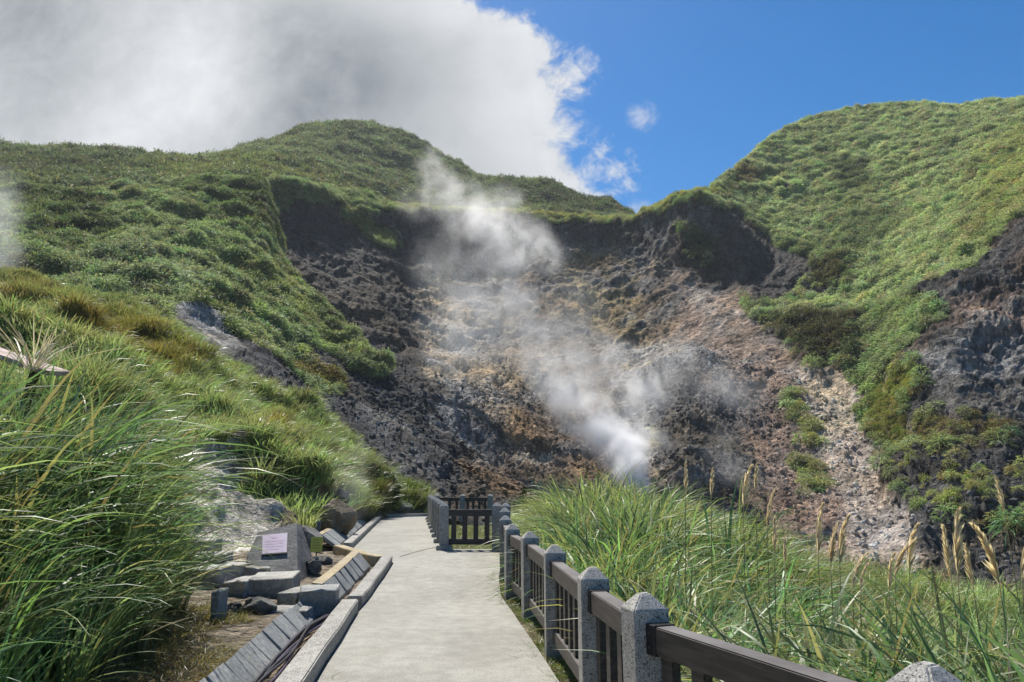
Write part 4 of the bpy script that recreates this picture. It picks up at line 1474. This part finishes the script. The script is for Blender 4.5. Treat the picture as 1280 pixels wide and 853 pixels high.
stone_block('broad pale topped stone block in front of the marker', 308, 366, 746, 0.24, 0.62, 0.10, (0.02, 0.03), seed=1, rz=0.12)
stone_block('rough dark stone block left of the broad block before the marker', 276, 306, 748, 0.20, 0.55, 0.10, (0.05, 0.02), seed=2, rz=-0.1)
stone_block('low flat stone block next to the ochre slabs, left half of the pair', 344, 371, 760, 0.17, 0.6, 0.10, (0, 0.03), seed=3, rz=-0.25)
stone_block('grey smooth faced stone block touching the ochre slabs', 372, 420, 761, 0.20, 0.45, 0.10, (-0.02, 0.05), mat='slate', seed=4, rz=0.12)
stone_block('topmost stone block at the foot of the pale slope', 226, 264, 692, 0.22, 0.5, 0.34, (0.02, 0.02), seed=5)
stone_block('mossy grey step stone under the topmost block, at the grass', 220, 258, 708, 0.22, 0.5, 0.16, seed=6)
stone_block('squat step stone between the pale slope and the marker', 259, 280, 707, 0.20, 0.45, 0.16, seed=7)
stone_block('wide lit step stone half hidden by the tall grass', 232, 276, 731, 0.22, 0.55, 0.10, (0.02, 0.03), seed=8)
stone_block('flat topped step stone left of the marker foot', 266, 302, 724, 0.20, 0.6, 0.10, (0.03, 0), seed=9)
stone_block('dark jagged step stone against the marker foot', 303, 333, 723, 0.17, 0.5, 0.10, (-0.05, 0), seed=10)
stone_block('thin stone slab lying flat at the end of the slate row', 337, 382, 769, 0.05, 0.35, 0.09, seed=11, name='stone_slab')
stone_block('dark upright slab standing at the edge of the tall grass', 261, 272, 778, 0.32, 0.25, 0.10, mat='slate', seed=12, name='stone_slab')
boulder('boulder', 'small rounded stone in front of the broad stone block', 319, 770, 36, 0.5, M['boulder'], 4, 0.10, 0.8, 0.3, sink=.2)
boulder('boulder', 'dark broken rock beside the small rounded stone', 289, 772, 26, 0.5, M['boulder_dark'], 9, 0.10, 0.9, 1.0, sink=.1)
boulder('boulder', 'rough grey boulder behind the marker', 374, 690, 44, 0.62, M['boulder'], 5, 0.22, 0.8, 0.6)
boulder('boulder', 'dark boulder touching the right side of the marker', 390, 716, 18, 0.8, M['boulder'], 6, 0.12, 0.8, 0.2)
boulder('boulder', 'pale flat stone beneath the yellow card', 403, 706, 18, 0.5, M['boulder'], 7, 0.15, 0.8, 0.2)
boulder('boulder', 'brown boulder on the bank above the far edging slabs', 417, 668, 40, 0.95, M['boulder_brown'], 8, 0.35, 0.9, 0.5)
boulder('boulder', 'black boulder under the grass above the brown boulder', 424, 632, 19, 0.9, M['boulder_dark'], 11, d=22.6, dr=0.9, rz=0.5)
boulder('boulder', 'light grey stone between the brown boulder and the far path', 429, 649, 15, 0.9, M['boulder'], 12, 0.3, 0.9, 0.5)
boulder('boulder', 'flat grey stone by the far edging slabs', 444, 652, 17, 0.45, M['boulder'], 13, 0.25, 0.9, 0.5)
boulder('boulder', 'large mossy boulder at the far end of the path', 489, 643, 40, 0.45, M['boulder_moss'], 14, 0.22, 0.8, 0.2, sink=.25)

# the marker: a leaning stone with a mauve plaque
x, y = G(334, 722, 0.12)
mk = empty('stone_marker', (x, y, 0.10), R(0))
tag(mk, 'leaning grey stone marker with a mauve plaque on its sloping face', 'marker')
S = 12.6 / F0
bm = bmesh.new()
vv = {}
for k, (a, d_, h) in {'fl': (-16, 0.0, 0), 'fr': (36, 0.0, 0.0), 'tr': (10, 1.02, 60), 'tl': (-34, 0.83, 49), 'ml': (-37, 0.46, 24), 'bl': (-36, 0.30, 0), 'kl': (-40, 1.1, 31), 'kb': (-34, 1.3, 0), 'rb': (38, 1.15, 0), 'kr': (12, 1.27, 55), 'kt': (-30, 1.2, 49)}.items():
    vv[k] = bm.verts.new((a * S, d_, h * S - (0.06 if h == 0 else 0)))
r = bmesh.ops.convex_hull(bm, input=bm.verts[:])
bmesh.ops.triangulate(bm, faces=bm.faces[:])
bmesh.ops.dissolve_limit(bm, angle_limit=R(4), verts=bm.verts[:], edges=bm.edges[:])
bmesh.ops.triangulate(bm, faces=bm.faces[:])
bmesh.ops.subdivide_edges(bm, edges=bm.edges[:], cuts=3, use_grid_fill=True)
for v in bm.verts:
    q = v.co * 3
    v.co += Vector((mnoise.noise(q), mnoise.noise(q + Vector((5, 0, 0))), mnoise.noise(q + Vector((0, 5, 0))))) * 0.008
bm_obj('stone', bm, M['marker'], mk)
# plaque frame on the sloping face
fl, fr, tr_ = Vector((-16 * S, 0, 0)), Vector((36 * S, 0, 0)), Vector((10 * S, 1.02, 60 * S))
ex = Vector((1, 0, 0))
ey = (tr_ - fr)
ey = Vector((0, ey.y, ey.z)).normalized()
nn = ex.cross(ey).normalized()
if nn.y > 0:
    nn = -nn


def face_pt(a, h):   # position on the face from picture offsets in the marker's own metres
    return Vector((a * S, 1.02 * h / 60, h * S))


def plate(name, quad, off, th, mat, parent):
    V = [face_pt(*q) + nn * (off + th) for q in quad] + [face_pt(*q) + nn * off for q in quad]
    return mesh_obj(name, V, [(0, 1, 2, 3), (7, 6, 5, 4), (0, 4, 5, 1), (1, 5, 6, 2), (2, 6, 7, 3), (3, 7, 4, 0)], mat, parent)


quad = [(-18.5, 24), (12.5, 26), (3.5, 49), (-28, 46)]
plq = plate('plaque', quad, -0.006, 0.014, M['plaque_frame'], mk)
q2 = [(-17.5, 25), (11.5, 26.8), (3.2, 48), (-26.8, 45.2)]
plate('plaque_face', q2, 0.008, 0.003, M['plaque'], plq)
A_, B_, C_, D_ = [Vector((*q, 0)) for q in q2]
for k, (v0, u0, u1, hh) in enumerate([(0.80, 0.36, 0.62, 0.10), (0.62, 0.12, 0.88, 0.06), (0.48, 0.12, 0.84, 0.06), (0.34, 0.12, 0.88, 0.06), (0.2, 0.12, 0.7, 0.06)]):
    def uvp(u, v):
        p_ = A_.lerp(B_, u).lerp(D_.lerp(C_, u), v)
        return (p_.x, p_.y)
    n_ch = int((u1 - u0) / 0.065)
    V, Fc = [], []
    for i in range(n_ch):
        ua = u0 + (u1 - u0) * i / n_ch
        ub = ua + 0.042 + 0.012 * random.random()
        va, vb = v0 - hh * (0.35 + .15 * random.random()), v0 + hh * (0.35 + .15 * random.random())
        i0 = len(V)
        V += [face_pt(*uvp(*c_)) + nn * 0.0135 for c_ in ((ua, va), (ub, va), (ub, vb), (ua, vb))]
        Fc.append((i0, i0 + 1, i0 + 2, i0 + 3))
    mesh_obj('engraved_line', V, Fc, M['plaque_ink'], plq)

# yellow card on a stake
x, y = G(395, 697, 0.2)
yc = empty('warning_card', (x, y, 0.18), R(8))
tag(yc, 'small yellow card on a short stake beside the marker', 'sign')
s_ = y / F0
card = box_obj('card', (0, 0, 0.26), (14 * s_, 0.012, 18 * s_), M['yellow'], yc, 0.002)
card.rotation_euler = (R(-14), 0, 0)
for k in range(4):
    ln = box_obj('printed_line', (0, -0.0075, (0.085 - 0.05 * k)), (9.5 * s_ * (1 - .1 * (k % 2)), 0.003, 0.016), M['yellow_ink'], card)
box_obj('stake', (0, 0.016, 0.08), (0.022, 0.014, 0.32), M['bark'], yc)

# rope rail beside the mossy boulder
rp = empty('rope_rail', (*G(478, 640, 0.25), 0.2))
tag(rp, 'two dark stakes with a sagging rope behind the mossy boulder', 'rope rail')
O = Vector(rp.location)
stk = []
for px_, py_, hpx in ((478, 640, 26), (504, 640, 22)):
    x, y = G(px_, py_, 0.25)
    y = y if px_ < 480 else y
    h = hpx * y / F0
    tube('stake', [Vector((x, y, 0.1)) - O, Vector((x, y, 0.22 + h)) - O], 0.055, M['timber'], rp, 8)
    stk.append(Vector((x, y, 0.2 + h * 0.82)))
tube('rope', [stk[0].lerp(stk[1], k / 10) - Vector((0, 0, 0.22 * 4 * (k / 10) * (1 - k / 10))) - O for k in range(11)], 0.02, M['timber'], rp, 6)

# pipe end behind the marker
x, y = G(391, 676, 0.3)
pp_ = tube('pipe', [(0, 0, -0.2), (0, 0, 0.05), (0.02, 0, 0.25), (0.02, 0, 0.42)], 0.045, M['pipe'], None, 10)
pp_.location = (x, y + 0.4, 0.3)
tag(pp_, 'thin grey pipe standing up behind the marker boulders', 'pipe')

# pink weathered board above the tall grass on the left
c0 = at(12, 446, 7.8)
bd = box_obj('weathered_board', tuple(c0), (1.25, 0.34, 0.05), M['pink'], None, 0.006)
bd.rotation_euler = (R(8), R(18), R(-6))
for sx in (-0.5, 0.35):
    ps = box_obj('support_post', (sx, 0, -0.75), (0.07, 0.07, 1.45), M['bark'], bd)
tag(bd, 'faded pink weathered board poking out above the tall grass', 'board')


# ------------------------------------------------------------------ plumes, dry stalks, bushes
def plume_mesh(h, seed, n=70, lean=0.25):
    g = random.Random(seed)
    V, Fc, D = [], [], []
    for k in range(n):
        t = k / n
        z = h * t
        bx_ = lean * h * t * t
        a = g.random() * 6.283
        L = h * (0.30 * (1 - t) ** 0.6 + 0.07) * (0.7 + .5 * g.random())
        o = Vector((math.cos(a), math.sin(a), 0)) * (0.16 + 0.26 * g.random()) + Vector((lean * 0.6, 0, 1))
        o.normalize()
        s = o.cross(Vector((g.random() - .5, g.random() - .5, g.random() - .5))).normalized() * 0.0036
        p0 = Vector((bx_, 0, z))
        val = g.random()
        i0 = len(V)
        for q, wd in ((0, .5), (.4, 1.6), (.75, 1.3), (1, .2)):
            pt = p0 + o * L * q + Vector((0.02 * q * q, 0, -0.04 * q * q * L))
            V += [pt - s * wd, pt + s * wd]
            D += [(val, 0, 0.5 + q / 2)] * 2
        for q in range(3):
            Fc.append((i0 + 2 * q, i0 + 2 * q + 1, i0 + 2 * q + 3, i0 + 2 * q + 2))
    return V, Fc, D


def bladed(name, V, Fc, D, mat, parent=None):
    o = mesh_obj(name, V, Fc, mat, parent, True)
    a = o.data.attributes.new('blade', 'FLOAT_COLOR', 'POINT')
    a.data.foreach_set('color', np.concatenate([np.array(D), np.ones((len(D), 1))], 1).reshape(-1).astype(np.float32))
    return o


PL = [(852, 600, 7.5, 34, .1), (884, 606, 7.5, 30, .1), (925, 612, 8, 45, .3), (955, 640, 8, 42, .35), (963, 672, 7, 36, .1), (975, 690, 6.5, 34, .15), (1018, 668, 6, 55, .35), (1034, 685, 6, 44, .2), (1043, 680, 6, 52, .3), (1060, 718, 5.6, 36, .4), (1068, 725, 5.4, 30, .5), (1112, 700, 6.5, 40, .5), (1130, 690, 6.5, 50, .3), (1190, 686, 5.5, 70, .1), (1194, 700, 5.4, 60, -.1), (1222, 712, 5, 44, -.15), (1255, 700, 4.8, 64, -.5), (1268, 692, 4.7, 70, .4), (1280, 680, 4.6, 60, .3), (1262, 622, 7, 40, -.1), (1105, 720, 6, 40, .2), (940, 600, 9, 30, .1)]
pm = [plume_mesh(0.36, s, 120, l_) for s, l_ in ((1, .05), (2, .3), (3, .55), (4, .1), (5, .4), (6, .7))]
pms = []
for i, (px_, py_, d_, hp, ln) in enumerate(PL):
    tip = at(px_, py_ - hp / 2, d_)
    bot = at(px_, py_ + hp / 2, d_)
    hh = hp * d_ / F0 * 1.1
    gz = float(hground(bot[0], bot[1]))
    root = empty('grass_plume', (float(bot[0]), float(bot[1]), gz), random.uniform(-.5, .5) + (math.pi if ln < 0 else 0))
    tag(root, 'tan feathery seed plume rising above the meadow grass', 'plume', 'seed plumes above the meadow grass')
    v = (0 if abs(ln) < .18 else (1 if abs(ln) < .4 else 2)) + 3 * (i % 2)
    had = [q[1] for q in pms if q[0] == v]
    if not had:
        o = bladed('plume', *pm[v], M['plume'], root)
        pms.append((v, o.data))
    else:
        o = bpy.data.objects.new('plume', had[0])
        col.objects.link(o)
        o.parent = root
    zb = float(bot[2]) - gz
    o.location = (0.04, 0, zb)
    o.scale = (hh / 0.36 * random.uniform(.65, 1.0),) * 2 + (hh / 0.36,)
    tube('stem', [(0, 0, 0), (0.0, 0, zb * 0.5), (0.03, 0, zb * .9), (0.04 + .02 * abs(ln), 0, zb + hh * .3)], [0.006, .005, .004, .002], M['stem'], root, 5)

# dry stalks on the left above the board
c0 = at(42, 455, 7.5)
V, Fc, D = blades(46, 0.66, 0.013, 0.10, 0.75, 0.25, 4, 5, dry=0.0, wprof=.4)
o = bladed('dry_stalk_clump', V, Fc, D, M['dry'])
o.location = tuple(c0)
tag(o, 'bare clump of pale dry stalks above the pink board', 'dry stalks')


def bush(label, px_, py_, d_, w_, h_, seed):
    """small dense bush: branches and leaf clumps"""
    b0 = at(px_, py_, d_)
    g = np.random.default_rng(seed)
    root = empty('bush', tuple(float(q) for q in b0))
    tag(root, label, 'bush')
    V, Fc, D = [], [], []
    for k in range(900):
        q = g.normal(size=3)
        q /= np.linalg.norm(q)
        q *= g.random() ** 0.4
        cz = q * [w_ / 2, w_ / 2, h_ / 2] + [0, 0, h_ * .52]
        cz *= 1 + 0.25 * mnoise.noise(Vector(q * 2.2) + Vector((seed, 0, 0)))
        a = g.normal(size=3)
        a /= np.linalg.norm(a)
        b_ = np.cross(a, g.normal(size=3))
        b_ /= np.linalg.norm(b_)
        s = 0.06 * w_ * (0.6 + g.random())
        i0 = len(V)
        V += [cz - a * s, cz + b_ * s * .5, cz + a * s, cz - b_ * s * .5]
        D += [(g.random(), 0, .7)] * 4
        Fc.append((i0, i0 + 1, i0 + 2, i0 + 3))
    bladed('crown', V, Fc, D, M['bush_leaf'], root)
    tube('trunk', [(0, 0, -.6), (0.05 * w_, 0, h_ * .25), (0, 0, h_ * .6)], [0.06 * w_, .04 * w_, .015 * w_], M['bark'], root, 7)


bush('dark round bush alone on the left ridge skyline', 249, 209, 186, 3.4, 2.6, 3)
bush('dark bush just below the ridge, left of the skyline bush', 202, 222, 165, 4.2, 3.4, 4)
bush('low leafy bush at the far path end beside the mossy boulder', 474, 628, 33.5, 1.9, 1.2, 5)


# ------------------------------------------------------------------ steam
def steam(name, label, blobs, dens, voxel, nscale, seed, aniso=0.2):
    """blobs: (px, py, distance, radius, weight)"""
    C = [(at(a, b_, d_), r_, w_) for a, b_, d_, r_, w_ in blobs]
    lo = np.min([c_ - r_ * 1.25 for c_, r_, w_ in C], 0)
    hi = np.max([c_ + r_ * 1.25 for c_, r_, w_ in C], 0)
    me = bpy.data.meshes.new(name)
    me.from_pydata([tuple(lo), tuple(hi)], [], [])
    o = bpy.data.objects.new(name, me)
    col.objects.link(o)
    m = bpy.data.materials.new(name)
    m.use_nodes = True
    m.node_tree.nodes.clear()
    T = NT(m.node_tree)
    out = T.node('ShaderNodeOutputMaterial')
    pv = T.node('ShaderNodeVolumePrincipled')
    pv.inputs['Color'].default_value = (0.99, 0.99, 0.995, 1)
    pv.inputs['Density'].default_value = dens
    pv.inputs['Anisotropy'].default_value = aniso
    T.l.new(pv.outputs[0], out.inputs['Volume'])
    me.materials.append(m)
    ng = bpy.data.node_groups.new(name, 'GeometryNodeTree')
    ng.interface.new_socket('Geometry', in_out='INPUT', socket_type='NodeSocketGeometry')
    ng.interface.new_socket('Geometry', in_out='OUTPUT', socket_type='NodeSocketGeometry')
    T = NT(ng)
    gi, go = T.node('NodeGroupInput'), T.node('NodeGroupOutput')
    pos = T.node('GeometryNodeInputPosition').outputs[0]
    off = (seed * 3.3, seed * 1.9, seed * 0.7)
    pw = T.vmath('ADD', pos, off)
    wv = T.vmath('SCALE', T.vmath('SUBTRACT', T.noise(pw, nscale * 0.55, 3, 0.5, color=True), (0.5, 0.5, 0.5)), scale=2.1 / nscale)
    wv2 = T.vmath('SCALE', T.vmath('SUBTRACT', T.noise(pw, nscale * 2.2, 4, 0.6, color=True), (0.5, 0.5, 0.5)), scale=0.55 / nscale)
    q = T.vmath('ADD', T.vmath('ADD', pos, T.vmath('SCALE', wv, scale=0.55)), wv2)
    tot = None
    for c_, r_, w_ in C:
        dd = T.vmath('DISTANCE', q, tuple(float(v) for v in c_))
        f = T.smooth(T.math('DIVIDE', dd, r_), 1.05, 0.0, 0.0, w_)
        tot = f if tot is None else T.math('ADD', tot, f)
    n1 = T.noise(T.vmath('MULTIPLY', T.vmath('ADD', pw, wv), (1, 1, 0.8)), nscale * 1.3, 6, 0.6)
    n = T.smooth(n1, 0.36, 0.68, 0.05, 1.6)
    dens_f = T.math('MULTIPLY', tot, n)
    vc = T.node('GeometryNodeVolumeCube')
    T.put(vc.inputs['Density'], dens_f)
    vc.inputs['Background'].default_value = 0.0
    vc.inputs['Min'].default_value = tuple(lo)
    vc.inputs['Max'].default_value = tuple(hi)
    rs = np.clip(((hi - lo) / voxel).astype(int), 8, 260)
    for i, k in enumerate(('Resolution X', 'Resolution Y', 'Resolution Z')):
        vc.inputs[k].default_value = int(rs[i])
    sm = T.node('GeometryNodeSetMaterial')
    sm.inputs['Material'].default_value = m
    T.l.new(vc.outputs[0], sm.inputs['Geometry'])
    T.l.new(sm.outputs[0], go.inputs[0])
    md = o.modifiers.new('vapour', 'NODES')
    md.node_group = ng
    tag(o, label, 'steam', kind='stuff')
    return o


steam('steam', 'white steam plume streaming up from the vent across the crater wall',
      [(796, 614, 62, 1.5, 6.0), (792, 592, 63, 2.0, 5.5), (783, 568, 65, 2.5, 4.2), (764, 545, 67, 2.8, 2.6), (738, 522, 69, 3.0, 1.5), (712, 500, 71, 3.1, .8), (692, 480, 73, 3.0, .5), (672, 455, 76, 3.4, .34), (655, 425, 79, 3.8, .22), (645, 395, 82, 3.6, .20), (645, 375, 84, 3, .18), (600, 410, 84, 8.5, .06), (700, 400, 86, 7.5, .06),
       (800, 500, 72, 3.8, .5), (822, 478, 74, 3.4, .38), (812, 545, 68, 2.4, .8), (745, 465, 74, 5.0, .24), (700, 440, 78, 5.0, .14),
       (650, 356, 86, 2.8, .34), (640, 330, 88, 3.6, .2), (685, 320, 90, 3.4, .28), (655, 302, 92, 4.8, .30), (612, 286, 94, 5.6, .30), (578, 262, 97, 5.0, .26), (548, 232, 100, 4.4, .20), (538, 205, 102, 3.2, .14), (625, 262, 96, 4.5, .16), (520, 255, 100, 3.6, .08),
       (600, 370, 86, 6.5, .10), (585, 425, 84, 6.0, .07), (560, 330, 92, 6.0, .08)],
      0.62, 0.30, 0.38, 1, 0.45)
steam('steam', 'thin steam drifting over the grey ground right of the vent', [(900, 480, 72, 3.0, .35), (935, 492, 71, 2.4, .35), (860, 460, 74, 4.0, .25), (905, 570, 66, 3.0, .25), (925, 590, 64, 2.0, .2), (850, 440, 76, 3, .2)], 0.30, 0.3, 0.35, 5)
steam('steam', 'pale steam drifting in over the spur at the left', [(-10, 275, 46, 2.4, .6), (2, 310, 45, 1.8, .6), (-15, 340, 44, 2.2, .5), (-40, 240, 48, 3.5, .4)], 0.40, 0.22, 0.5, 9)
steam('steam', 'faint steam beside the boulders along the far path', [(432, 610, 23, 1.0, .35), (440, 580, 24, 0.9, .25), (425, 640, 22, 0.7, .3)], 0.5, 0.1, 1.0, 13)


# ------------------------------------------------------------------ the hazy air of the crater
bm = bmesh.new()
add_box(bm, (0, 150, 47), (900, 620, 186))
m = bpy.data.materials.new('haze')
m.use_nodes = True
m.node_tree.nodes.clear()
T = NT(m.node_tree)
out = T.node('ShaderNodeOutputMaterial')
pv = T.node('ShaderNodeVolumePrincipled')
pv.inputs['Color'].default_value = (0.86, 0.92, 1.0, 1)
pv.inputs['Density'].default_value = 0.0002
pv.inputs['Anisotropy'].default_value = 0.3
T.l.new(pv.outputs[0], out.inputs['Volume'])
tag(bm_obj('haze', bm, m), 'thin pale haze hanging over the crater', 'haze', kind='stuff')
